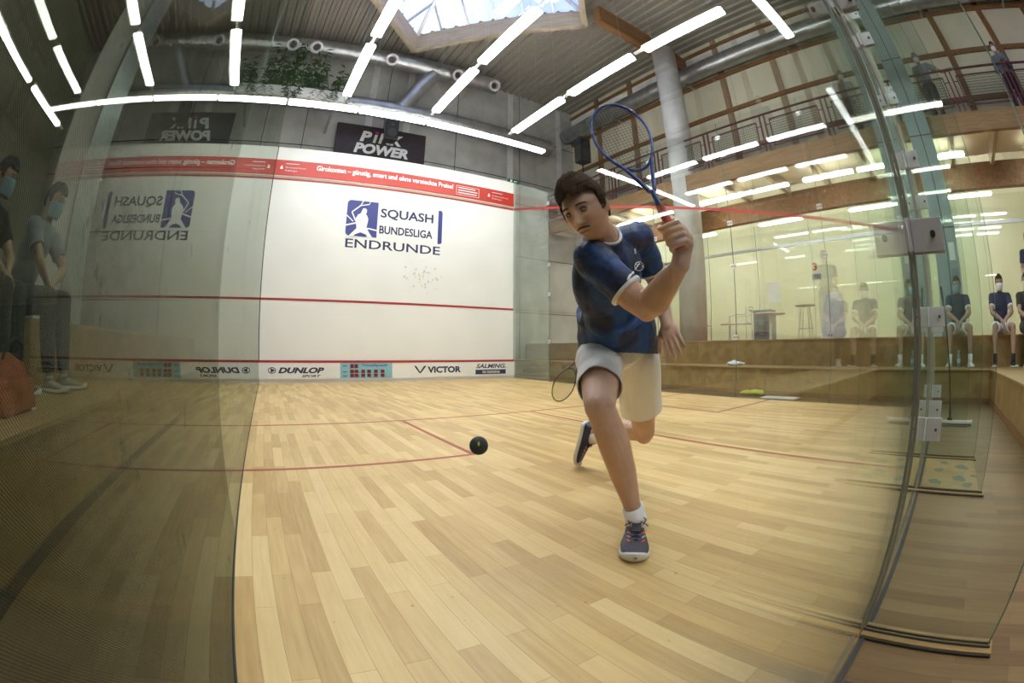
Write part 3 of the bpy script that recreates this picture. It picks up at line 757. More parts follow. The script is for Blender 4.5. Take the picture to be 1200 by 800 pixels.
for i, (x, y) in enumerate(((-4.6, 2.4), (-4.6, 5.2), (-4.6, 8), (-4.6, -1), (-4.6, -5))):
    fixture((x, y, 4.4), (x, y+1.4, 4.4), 'tube lamp of the dim gallery behind the left glass wall, place %s' % ORD[i], 'lamps over the left gallery', 'warm_light', .1)

for i, x in enumerate((-.6, .5, 1.6, 2.7)):  # extra lamps, added out of view to brighten the player's front
    for j, y in enumerate((-1.2, -2.9)): fixture((x, y, 5.7), (x, y-1.4, 5.7), 'added unseen tube lamp behind the camera, %s row, %s lamp' % (ORD[i], ORD[j]), 'added fill lamps behind the back wall')
for i, y in enumerate((-3, 1, 5, 9)):  # second row, added only to brighten the neighbouring court
    fixture((15.6, y, 5.4), (15.6, y+1.9, 5.4), 'added tube lamp brightening the neighbouring court, %s from its near end' % ORD[i], 'added lamps of the neighbouring court', 'warm_light', top=7.21)
# ================================================================ DUCTS, SPEAKERS, SIGN, PLANT
def rings(path, r, n, m, ext=.012):
    p = [Vector(q) for q in path]
    for i in range(n+1):
        f = i/n; c = p[0].lerp(p[-1], f); d = (p[-1]-p[0]).normalized(); m.tube([c-d*.012, c+d*.012], r+ext, 24)
d1 = empty('air_duct', (3.5, 10.8, 7.4), 'double round steel air duct with nozzles along the concrete wall above the sign', 'air duct')
sobj('pipe', MB().tube([(-2, 10.8, 7.45), (8.45, 10.8, 7.45)], .27, 28), 'duct_steel', d1)
m = MB(); rings([(-2, 10.8, 7.45), (8.45, 10.8, 7.45)], .27, 9, m); multi('flange', m, 'duct_steel', d1)
sobj('riser', MB().tube([(3.2, 10.8, 7.5), (4.05, 10.5, 8.9)], .24, 24), 'duct_steel', d1)
d2 = d1
sobj('pipe', MB().tube([(-.8, 10.5, 9.1), (6.2, 10.5, 9.1)], .27, 28), 'duct_steel', d2)
m = MB(); rings([(-.8, 10.5, 9.1), (6.2, 10.5, 9.1)], .27, 7, m); multi('flange', m, 'duct_steel', d2)
for x in (.35, 2.6, 4.7, 5.95):
    c = Vector((x, 10.26, 8.92)); ax = Vector((0, -.86, -.5))
    n_ = sobj('nozzle', MB().lathe(c, [(.13, -.1), (.14, .1), (.19, .14), (.19, .17), (.12, .17), (.10, .06), (.0, .06)], 24, ax), 'plate_paint', d2)
    sobj('nozzle_opening', MB().lathe(c, [(.0, .062), (.098, .062), (.098, .07), (.0, .07)], 20, ax), 'black_plastic', n_)
d3 = empty('air_duct', (9.85, 2, 8.6), 'round steel air duct along the cream panelled wall above the balcony', 'air duct')
sobj('pipe', MB().tube([(9.8, -12, 8.62), (9.8, 11.5, 8.62)], .26, 28), 'duct_steel', d3)
m = MB(); rings([(9.8, -12, 8.62), (9.8, 11.5, 8.62)], .26, 16, m); multi('flange', m, 'duct_steel', d3)
m = MB()
for y in (8.9, 5.8, 2.4, -2.0, -5.0): m.box(9.78, 10.16, y-.02, y+.02, 8.3, 8.36)
obj('bracket', m, 'steel', d3)

sg = plate_obj('wall_banner', 1.57, 4.36, 11.50, 11.55, 6.12, 7.2, 'sign_black'); tag(sg, 'black PiNK POWER sign on the concrete wall above the court', 'sign')
def stext(s, x, z, h, wd, mat='banner_white', **k): return text('lettering', s, (x, 11.50, z), FA, FU, h, mat, sg, wd, **k)
stext('P', 2.3, 6.66, .36, .36, bold=.05, shear=.2); stext('ı', 2.70, 6.66, .28, .14, bold=.05, shear=.2); stext('NK', 2.87, 6.66, .36, .76, bold=.05, shear=.2)
obj('pink_dot', MB().box(2.76, 2.86, 11.496, 11.5, 6.97, 7.05), 'pink', sg)
stext('POWER', 2.16, 6.27, .34, 1.68, bold=.05, shear=.2)
None and obj('triangle_graphic', MB().prism([(0, 0), (1.1, .85), (1.1, 0)], (3.22, 11.499, 6.14), FA, FU, .002), 'hair_grey', sg) if False else None

def speaker(c, w_, d, h, label, name='loudspeaker'):
    s = empty(name, (c[0], c[1], c[2]-h/2), label, 'loudspeaker')
    x, y, z = c
    m = MB().prism([(-w_/2, -d/2), (w_/2, -d/2), (w_/2*.8, d/2), (-w_/2*.8, d/2)], (x, y, z-h/2), (1, 0, 0), (0, 1, 0), h)
    obj('cabinet', m, 'black_plastic', s, bevel=.03)
    obj('grille', MB().box(x-w_*.42, x+w_*.42, y-d/2-.012, y-d/2-.002, z-h*.42, z+h*.42), 'rubber', s, bevel=.004)
    g = MB(); g.lathe((x, y-d/2-.014, z-h*.15), [(.0, 0), (w_*.34, 0), (w_*.34, .006), (0, .004)], 20, (0, -1, 0)); g.lathe((x, y-d/2-.014, z+h*.25), [(0, 0), (w_*.15, 0), (w_*.15, .006), (0, .004)], 16, (0, -1, 0))
    obj('driver', g, 'bolt_dark', s); return s
s1 = speaker((3.03, 10.8, 6.75), .4, .3, .66, 'black loudspeaker hanging in front of the PiNK POWER sign', 'hanging_loudspeaker')
obj('bracket', MB().cyl((3.03, 10.8, 7.05), (3.03, 10.8, 7.175), .02, 8), 'steel', s1)
s2 = speaker((8.30, 8.95, 6.62), .42, .34, .82, 'black loudspeaker on a pole at the balcony railing')
obj('pole', MB().cyl((8.30, 8.95, 5.0), (8.30, 8.95, 6.25), .02, 8), 'black_plastic', s2)
obj('pole_clamp', MB().box(8.28, 8.555, 8.93, 8.97, 5.3, 5.34), 'black_plastic', s2)

pl = empty('leafy_plant', (.6, 10.2, 6.95), 'leafy green plants in a trough high before the concrete wall', 'plant')
obj('planter', MB().box(-.5, 1.5, 9.6, 10.05, 6.75, 7.05), 'concrete_light', pl, bevel=.02)
obj('bracket', MB().box(-.3, -.24, 10.05, 11.58, 6.8, 6.9).box(1.2, 1.26, 10.05, 11.58, 6.8, 6.9), 'steel', pl)
st = MB(); lf = MB()
for i in range(34):
    x = random.uniform(-.4, 1.4); y = random.uniform(9.65, 10.0); hgt = random.uniform(.5, 1.55)*(1 if x < 1 else .7); lean = Vector((random.uniform(-.35, .35), random.uniform(-.35, .1), 1)).normalized()
    pts = [Vector((x, y, 7.0))+lean*hgt*t+Vector((0, 0, -.15*t*t*abs(lean.x))) for t in (0, .33, .66, 1)]; st.tube(pts, [.012, .01, .007, .004], 5)
    for k in range(13):
        t = .2+.8*k/12; p = Vector((x, y, 7.0))+lean*hgt*t; a = random.uniform(0, 2*pi); d = Vector((cos(a), sin(a), random.uniform(-.35, .5))).normalized(); s = d.cross(Vector((0, 0, 1))).normalized(); L_ = random.uniform(.14, .27); wd = L_*.17
        q = [p, p+d*L_*.4+s*wd, p+d*L_+Vector((0, 0, -.04)), p+d*L_*.4-s*wd]; lf.add(q+[v_+Vector((0, 0, .003)) for v_ in q], [(0, 1, 2, 3), (7, 6, 5, 4), (0, 4, 5, 1), (1, 5, 6, 2), (2, 6, 7, 3), (3, 7, 4, 0)])
for i in range(22):   # hanging growth in front of the trough
    x = random.uniform(-.5, 1.5); L0 = random.uniform(.3, .7); pts = [Vector((x+random.uniform(-.05, .05)*j, 9.58-.02*j, 7.05-L0*j/4)) for j in range(5)]; st.tube(pts, .005, 4)
    for k in range(7):
        p = pts[0].lerp(pts[4], k/6); a = random.uniform(pi, 2*pi); d = Vector((cos(a), sin(a)*.5, -.5)).normalized(); s = d.cross(Vector((0, 0, 1))).normalized(); L_ = .15; q = [p, p+d*.06+s*.028, p+d*L_, p+d*.06-s*.028]; lf.add(q+[v_+Vector((0, 0, .003)) for v_ in q], [(0, 1, 2, 3), (7, 6, 5, 4), (0, 4, 5, 1), (1, 5, 6, 2), (2, 6, 7, 3), (3, 7, 4, 0)])
obj('stem', st, 'leaf', pl); obj('foliage', lf, 'leaf', pl)
ex = empty('exit_sign', (6.42, 9.9, 5.38), 'small green exit sign standing on the corner of the front wall', 'sign')
obj('box', MB().box(6.28, 6.62, 9.8, 9.88, 5.39, 5.50), 'exit_green', ex)
obj('pictogram', MB().box(6.33, 6.39, 9.796, 9.80, 5.41, 5.48).box(6.44, 6.55, 9.796, 9.80, 5.43, 5.455), 'banner_white', ex)
obj('wall_corner_post', MB().box(6.4, 6.47, 9.74, 9.95, 0, 5.37), 'concrete_light', kind='structure')

# ================================================================ PEOPLE
def remesh(mb, voxel, smooth=6, fac=.5):
    me = bpy.data.meshes.new('tmp'); me.from_pydata([tuple(v) for v in mb.v], [], mb.f); me.update()
    bm = bmesh.new(); bm.from_mesh(me); bmesh.ops.recalc_face_normals(bm, faces=bm.faces); bm.to_mesh(me); bm.free()
    o = bpy.data.objects.new('tmp', me)
    r = o.modifiers.new('r', 'REMESH'); r.mode = 'VOXEL'; r.voxel_size = voxel; r.adaptivity = 0
    s = o.modifiers.new('s', 'SMOOTH'); s.factor = fac; s.iterations = smooth
    out = bake(o); bpy.data.meshes.remove(me)
    return out
def cut(me, planes):
    """delete what lies beyond each plane (point, outward normal, radius, centre): hems, necklines and cuffs"""
    bm = bmesh.new(); bm.from_mesh(me)
    for (p, n, c, r) in planes:
        p = Vector(p); n = Vector(n); c = Vector(c)
        dl = [v for v in bm.verts if (v.co-p).dot(n) > 0 and (v.co-c).length < r]
        bmesh.ops.delete(bm, geom=dl, context='VERTS')
    bm.to_mesh(me); bm.free(); return me
def folds(me, amp, scale, seed=0, dirv=None):
    n = len(me.vertices); me.update(); co_ = np.zeros(n*3); nr = np.zeros(n*3)
    me.vertices.foreach_get('co', co_); me.vertices.foreach_get('normal', nr); co_ = co_.reshape(-1, 3); nr = nr.reshape(-1, 3)
    q = co_*scale+np.array((seed, 0, 0))
    if dirv is not None: d = np.array(dirv); q = q-np.outer(q@d, d)*.65
    a = np.array([noise.noise(Vector(x)) for x in q]); co_ += nr*(amp*(np.abs(a)*2-.5))[:, None]
    me.vertices.foreach_set('co', co_.ravel()); me.update()
def orth(f, up):
    f = Vector(f).normalized(); up = Vector(up); up = (up-f*up.dot(f)).normalized(); return f.cross(up), f, up   # right(as seen from behind), forward, up
def head_mesh(mb, c, fwd, up, s=1.0):
    """an ellipsoid pushed into a skull, jaw, nose, brows, lips and ears. c = middle of the head"""
    rt, f, u = orth(fwd, up); c = Vector(c)
    def g(x, z, cx, cz, wx, wz): return math.exp(-((x-cx)/wx)**2-((z-cz)/wz)**2)
    n, m = 96, 72; vs = []
    def pt(t, a):
        dx, dy, dz = cos(t)*cos(a), cos(t)*sin(a), sin(t)
        x, y, z = dx*.076, dy*.098, dz*.118
        low = max(0, -dz)
        x *= 1-.34*low**1.6; y *= (1-.10*low) if dy > 0 else (1-.45*low**1.2)
        if dy > 0: y += .008*(1-abs(dz))
        if dz > .2: x *= 1+.03
        if dy > .05:
            k = min(1, (dy-.05)/.4)
            y += k*(.026*g(x, z, 0, -.022, .012, .015)+.013*g(x, z, 0, .002, .009, .024)
                    +.006*g(x, z, 0, .036, .05, .012)-.012*g(x, z, -.031, .014, .016, .012)-.012*g(x, z, .031, .014, .016, .012)
                    +.004*g(x, z, -.045, -.016, .018, .016)+.004*g(x, z, .045, -.016, .018, .016)
                    +.008*g(x, z, 0, -.053, .024, .008)+.008*g(x, z, 0, -.066, .019, .007)-.006*g(x, z, 0, -.0595, .022, .0028)
                    -.006*g(x, z, 0, -.078, .02, .006)+.011*g(x, z, 0, -.095, .022, .014)
                    +.007*g(x, z, -.013, -.030, .007, .007)+.007*g(x, z, .013, -.030, .007, .007))
        return c+(rt*x+f*y+u*z)*s
    vs = [pt(-pi/2, 0)]; fs = []
    for i in range(1, m):
        for j in range(n): vs.append(pt(-pi/2+pi*i/m, 2*pi*j/n))
    vs.append(pt(pi/2, 0)); T = len(vs)-1
    for j in range(n):
        fs.append((0, 1+(j+1) % n, 1+j)); fs.append((T, 1+(m-2)*n+j, 1+(m-2)*n+(j+1) % n))
        for i in range(m-2):
            a = 1+i*n; b = a+n; fs.append((a+j, a+(j+1) % n, b+(j+1) % n, b+j))
    mb.add(vs, fs)
    for sg in (-1, 1):   # ears
        e = c+(rt*(.077*sg)+f*(-.006)+u*(-.002))*s
        mb.ell(e, rt, (f*.9-rt*sg*.25), u, .007*s, .016*s, .030*s, 14, 10)
        mb.ell(e+(rt*(.005*sg)-f*.006+u*.004)*s, rt, f, u, .006*s, .010*s, .026*s, 12, 8)
def hand_open(mb, wrist, d, palm_n, s=1.0, thumb=1, curl=.25, spread=.12, fr=.0085):
    """relaxed hand. d = along the hand, palm_n = out of the palm, thumb = side"""
    d = Vector(d).normalized(); n = Vector(palm_n); n = (n-d*n.dot(d)).normalized(); sd = d.cross(n)*thumb; w = Vector(wrist)
    mb.ell(w+d*.045*s, sd, n, d, .040*s, .015*s, .052*s, 16, 12); mb.cap(w, w+d*.03*s, .027*s, .026*s, 12)
    L = (.070, .080, .074, .058)
    for i in range(4):
        o = (1.5-i)*.0195*s; b = w+d*(.083-.004*abs(i-1))*s+sd*o
        mb.cap(w+d*.03*s+sd*o*.7, b, .012*s, .0105*s, 10)
        a = spread*(1.5-i); dd = (d*cos(a)+sd*sin(a)).normalized(); p = b; c0 = curl
        for k, fl in enumerate((.45, .30, .25)):
            dd = (dd*cos(c0)+n*sin(c0)).normalized(); q = p+dd*L[i]*fl*s; mb.cap(p, q, fr*s*(1-.08*k), fr*s*(.94-.08*k), 10); p = q; c0 = curl*1.1
    p = w+d*.02*s+sd*.024*s+n*.008*s; dd = (d*.75+sd*.65+n*.25).normalized()
    for k, (l, r) in enumerate(((.042, .0135), (.032, .0105), (.024, .0095))):
        q = p+dd*l*s; mb.cap(p, q, r*s, r*.9*s, 10); p = q; dd = (dd+d*.35-sd*.12).normalized()
def hand_grip(mb, wrist, g, ga, s=1.0, back=None, hr=.017, flip=1):
    """fist round a handle through g along ga. back = direction from handle to the back of the hand"""
    ga = Vector(ga).normalized(); g = Vector(g); w = Vector(wrist)
    bk = Vector(back); bk = (bk-ga*bk.dot(ga)).normalized(); sd = ga.cross(bk)*flip     # sd: the side the fingers go over
    R = hr+.0095*s
    pc = g+bk*(hr+.014*s)
    mb.ell(pc-sd*.006, ga, sd, bk, .043*s, .030*s, .016*s, 16, 12)
    mb.cap(w, pc-sd*.018-ga*.008, .028*s, .026*s, 14); mb.cap(w, pc-sd*.012+ga*.02, .024*s, .020*s, 14); mb.cap(w, pc-sd*.012-ga*.028, .022*s, .018*s, 14)
    for i in range(4):
        o = (1.5-i)*.0205*s; rr_ = R+.002*(i in (1, 2)); last = None
        n_ = 9; a0 = radians(62); a1 = radians(-165 if i < 3 else -150)
        for k in range(n_):
            a = a0+(a1-a0)*k/(n_-1)      # angle measured from sd towards bk
            kn = .006*s if k in (1,) else 0
            p = g+ga*(o+.004*k/n_)+(sd*cos(a)+bk*sin(a))*(rr_+kn)
            if last is not None: mb.cap(last, p, .0098*s*(1-.02*k), .0098*s*(1-.02*(k+1)), 10)
            else: mb.cap(pc+ga*o*.8-sd*.005, p, .012*s, .0105*s, 10)
            last = p
    # thumb leaves the side of the palm near its base and closes over the fingers
    base = pc-sd*.024*s+ga*.022*s-bk*.004
    pts = [base, g+ga*.036*s-sd*(R+.006)+bk*.002, g+ga*.044*s-bk*(R+.004)-sd*.006, g+ga*.034*s-bk*(R+.010)+sd*.014]
    for k in range(3): mb.cap(pts[k], pts[k+1], (.0145, .0118, .0105)[k]*s, (.0118, .0105, .0092)[k]*s, 10)
def shoe(root, name, ankle, toe_dir, up, L=.285, W=.105, mats=('shoe_navy', 'shoe_white', 'shoe_navy', 'shoe_orange'), detail=True, label=None):
    """ankle = middle of the ankle joint (about 9 cm over the sole)"""
    rt, f, u = orth(toe_dir, up); a = Vector(ankle)
    o = a-u*.088-f*.075                     # heel end of the sole at ground level
    st = [(0, .030, .050), (.04, .038, .075), (.12, .039, .088), (.22, .037, .084), (.34, .037, .078), (.46, .041, .068), (.58, .048, .058), (.70, .052, .050), (.82, .050, .043), (.92, .040, .036), (.98, .024, .028), (1.0, .008, .020)]
    def tp(t, wd, z0, z1, n=16, sq=.75):
        ring = []
        for j in range(n):
            an = 2*pi*j/n; cx, cz = cos(an), sin(an)
            cx = abs(cx)**sq*(1 if cx > 0 else -1); cz2 = abs(cz)**sq*(1 if cz > 0 else -1)
            ring.append(o+f*(t*L)+rt*(cx*wd*W/.105+.004*sin(pi*t))+u*((z0+z1)/2+cz2*(z1-z0)/2))
        return ring
    def loft(rows):
        m = MB(); n = len(rows[0]); vs = [p for r in rows for p in r]; fs = [(i*n+j, i*n+(j+1) % n, (i+1)*n+(j+1) % n, (i+1)*n+j) for i in range(len(rows)-1) for j in range(n)]
        fs.append(tuple(range(n-1, -1, -1))); fs.append(tuple(range((len(rows)-1)*n, len(rows)*n))); return m.add(vs, fs)
    tr_ = lambda t: .010*max(0, (t-.7)/.3)**2
    up_ = obj(name, loft([tp(t, wd*.96, .018+tr_(t), h) for t, wd, h in st]), mats[0], root, smooth=True)
    obj('sole', loft([tp(t, wd*1.05, 0+tr_(t), .026+tr_(t)+(.006 if t > .9 else 0), sq=.45) for t, wd, h in st]), mats[1], up_, smooth=True)
    cl = MB(); cl.tube([a-u*.02-f*.005, a+u*.012-f*.008], [.043, .040], 18); obj('collar', cl, mats[2], up_, smooth=True)
    if detail:
        tg = MB(); tg.obox(o+f*L*.40+u*.088, rt, (f*.86-u*.5), (u*.86+f*.5), .018, .04, .004); obj('tongue', tg, mats[2], up_, bevel=.003)
        lc = MB()
        for k in range(5):
            t = .36+.065*k; h = [x for x in st if x[0] >= t][0][2]+.001+.006*(4-k)/4
            p0 = o+f*(t*L)-rt*.024+u*(h-.008); p1 = o+f*(t*L+.012)+u*(h+.004); p2 = o+f*(t*L+.004)+rt*.026+u*(h-.008)
            lc.tube([p0, p1, p2], .0028, 6); lc.tube([p0+f*.012, p1-f*.004, p2-f*.004], .0028, 6)
        b = o+f*.36*L+u*.100
        for sg in (-1, 1):
            lc.tube([b, b+rt*.02*sg+u*.016, b+rt*.036*sg+u*.002, b+rt*.024*sg+f*.03-u*.008], .0025, 6)
            lc.tube([b, b+rt*.03*sg+f*.02-u*.006, b+rt*.045*sg+f*.012-u*.02], .0022, 6)
        obj('laces', lc, mats[2], up_)
        for k in range(3):
            for sg in (-1, 1):
                t = .50+.085*k; h = (.066, .060, .054)[k]; q = o+f*(t*L)+rt*(sg*.028)+u*(h-.005)
                pt_ = MB().obox(q, (f*.8-rt*sg*.5), (rt*sg*.8+f*.5), u, .010, .0035, .004)
                obj('side_patch', pt_, mats[3] if k != 1 else 'mask_blue', up_, bevel=.001)
    return up_
def line_caps(mb, pts, rs, n=16):
    for i in range(len(pts)-1): mb.cap(pts[i], pts[i+1], rs[i], rs[i+1], n)
def lerp(a, b, t): return Vector(a).lerp(Vector(b), t)
def arm(mb, sh, el, wr, s=1.0, k=1.0):
    sh, el, wr = Vector(sh), Vector(el), Vector(wr)
    line_caps(mb, [sh, lerp(sh, el, .35), lerp(sh, el, .75), el], [.056*s, .050*s*k, .043*s*k, .038*s])
    line_caps(mb, [el, lerp(el, wr, .25), lerp(el, wr, .6), wr], [.038*s, .044*s*k, .036*s*k, .027*s])
def leg(mb, hp, kn, an, s=1.0, back=(0, 1, 0), k=1.0):
    hp, kn, an = Vector(hp), Vector(kn), Vector(an); bk = Vector(back).normalized()
    line_caps(mb, [hp, lerp(hp, kn, .3), lerp(hp, kn, .75), kn], [.088*s, .086*s*k, .066*s*k, .056*s])
    line_caps(mb, [kn, lerp(kn, an, .3)+bk*.014, lerp(kn, an, .55)+bk*.010, lerp(kn, an, .82), an], [.052*s, .057*s*k, .050*s*k, .035*s, .034*s])
def hair_cap(root, name, c, fwd, up, mat, s=1.0, long=False, top=.02, seed=0):
    rt, f, u = orth(fwd, up); c = Vector(c); n, m = 160, 110; vs = []; fs = []; keep = []
    for i in range(m+1):
        t = -pi/2+pi*i/m
        for j in range(n):
            a = 2*pi*j/n; dx, dy, dz = cos(t)*cos(a), cos(t)*sin(a), sin(t)
            st_ = noise.noise(Vector((dx*9+seed, dy*2.5, dz*2.5)))*.006+noise.noise(Vector((dx*26+seed, dy*5, dz*4)))*.004
            tk = .006+top*max(0, dz)**.8*(1+.35*dy)
            lowf = max(0, -dz)
            p = c+(rt*dx*(.078*(1-.3*lowf**1.6)+tk*.7+st_*.6)+f*dy*(.098*(1-(.35 if dy < 0 else .1)*lowf)+tk*.8+st_*.5)+u*dz*(.118+tk+st_))*s
            if dy > .2: p += (f*.008*min(1, (dy-.2)*3)+u*.006*max(0, dz))*s
            # hairline: forehead, temples above the ears, nape
            lim = (.50+.05*cos(dx*9) if dy > .45 else (.22+.28*max(0, (dy-.1)/.35) if dy > .1 else (-.05 if dy > -.25 else (-.42 if not long else -.9))))
            if .1 < dy < .32 and dz > -.12 and abs(dx) > .75: lim = -.12
            vs.append(p); keep.append(dz > lim+.05*noise.noise(Vector((dx*14+seed, dy*14, 3))))
    for i in range(m):
        for j in range(n):
            q = (i*n+j, i*n+(j+1) % n, (i+1)*n+(j+1) % n, (i+1)*n+j)
            if all(keep[x] for x in q): fs.append(q)
    me = bpy.data.meshes.new(name); me.from_pydata([tuple(v) for v in vs], [], fs); me.update()
    bm = bmesh.new(); bm.from_mesh(me); bmesh.ops.delete(bm, geom=[v for v in bm.verts if not v.link_faces], context='VERTS'); bm.to_mesh(me); bm.free()
    o = link(name, me, mat, root, smooth=True)
    sd = o.modifiers.new('thickness', 'SOLIDIFY'); sd.thickness = .012*s; sd.offset = -1
    if long:
        lm = MB()
        for sg in (-1, 0, 1): lm.cap(c+(rt*.055*sg-f*.06-u*.03)*s, c+(rt*.07*sg-f*.05-u*.24)*s, .045*s, .03*s, 12)
        me2 = remesh(lm, .012, 3); link('hair_length', me2, mat, o, smooth=True)
    return o
def face_bits(root, c, fwd, up, s=1.0, gaze=(0, 0), brows='hair_brown', mous=None, seed=0):
    rt, f, u = orth(fwd, up); c = Vector(c)
    for sg in (-1, 1):
        e = c+(rt*.031*sg+f*.0865+u*.0135)*s
        eye = obj('eye', MB().sph(e, .0125*s, 18), 'eye_white', root, smooth=True)
        d = (f+rt*gaze[0]+u*gaze[1]).normalized()
        obj('iris', MB().ell(e+d*.0085*s, rt, d, u, .0058*s, .0045*s, .0058*s, 14, 8), 'eye_dark', eye, smooth=True)
        lid = MB(); lid.tube([e+(rt*x*.0145+f*(.0105-.006*x*x)+u*(.0062-.0052*x*x))*s for x in (-1, -.5, 0, .5, 1)], [.0016*s, .0026*s, .003*s, .0026*s, .0016*s], 6)
        obj('eyelid', lid, 'eye_dark', eye, smooth=True)
        lo = MB(); lo.tube([e+(rt*x*.013+f*(.0095-.006*x*x)-u*(.0072-.005*x*x))*s for x in (-1, -.5, 0, .5, 1)], [.002*s]*5, 6); obj('lower_lid', lo, 'skin_red', eye, smooth=True)
        if brows:
            b = MB(); b.tube([c+(rt*sg*x+f*y+u*z)*s for x, y, z in ((.014, .107, .034), (.023, .106, .036), (.034, .101, .037), (.045, .092, .034), (.052, .085, .029))], [.0022*s, .003*s, .003*s, .0024*s, .0012*s], 8)
            obj('eyebrow', b, brows, root, smooth=True)
    if mous:
        mo = MB(); lp = []
        for k in range(-6, 7):
            x = k/6; lp.append(c+(rt*x*.027+f*(.1085-.018*x*x)+u*(-.0435-.007*x*x))*s)
        mo.tube(lp, [.0012*s+.0022*s*(1-(abs(k)/6)**2)**.5 for k in range(-6, 7)], 8)
        obj('moustache', mo, mous, root, smooth=True)
    li = MB(); li.tube([c+(rt*x*.023+f*(.1085-.014*x*x)-u*(.0605+.0015*x*x))*s for x in (-1, -.6, -.2, .2, .6, 1)], [.001*s, .0028*s, .0034*s, .0034*s, .0028*s, .001*s], 8)
    obj('lips', li, 'skin_red', root, smooth=True)
def face_mask(root, c, fwd, up, mat, s=1.0):
    rt, f, u = orth(fwd, up); c = Vector(c); m = MB(); vs = []; n = 12; k = 8
    for i in range(k+1):
        z = .002-.105*i/k
        for j in range(n+1):
            a = -1.25+2.5*j/n; bulge = .016*cos(a)**2*sin(pi*(i+1)/(k+2))
            rx = .080*(1-.22*(i/k)**1.5); ry = .108*(1-.06*(i/k)**2)
            vs.append(c+(rt*sin(a)*rx+f*(cos(a)*ry+bulge+.004)+u*(z+.012*(1-abs(sin(a))) if i == 0 else z))*s)
    me = bpy.data.meshes.new('face_mask'); me.from_pydata([tuple(v) for v in vs], [], [(i*(n+1)+j, i*(n+1)+j+1, (i+1)*(n+1)+j+1, (i+1)*(n+1)+j) for i in range(k) for j in range(n)]); me.update()
    o = link('face_mask', me, mat, root, smooth=True); sd = o.modifiers.new('thickness', 'SOLIDIFY'); sd.thickness = .004; sd.offset = 0
    st_ = MB()
    for sg in (-1, 1):
        for z in (-.005, -.085): st_.tube([c+(rt*sg*.074+f*.034+u*z)*s, c+(rt*sg*.084-f*.012+u*(.01 if z > -.05 else -.028))*s], .0015, 5)
    obj('ear_loop', st_, mat, o)

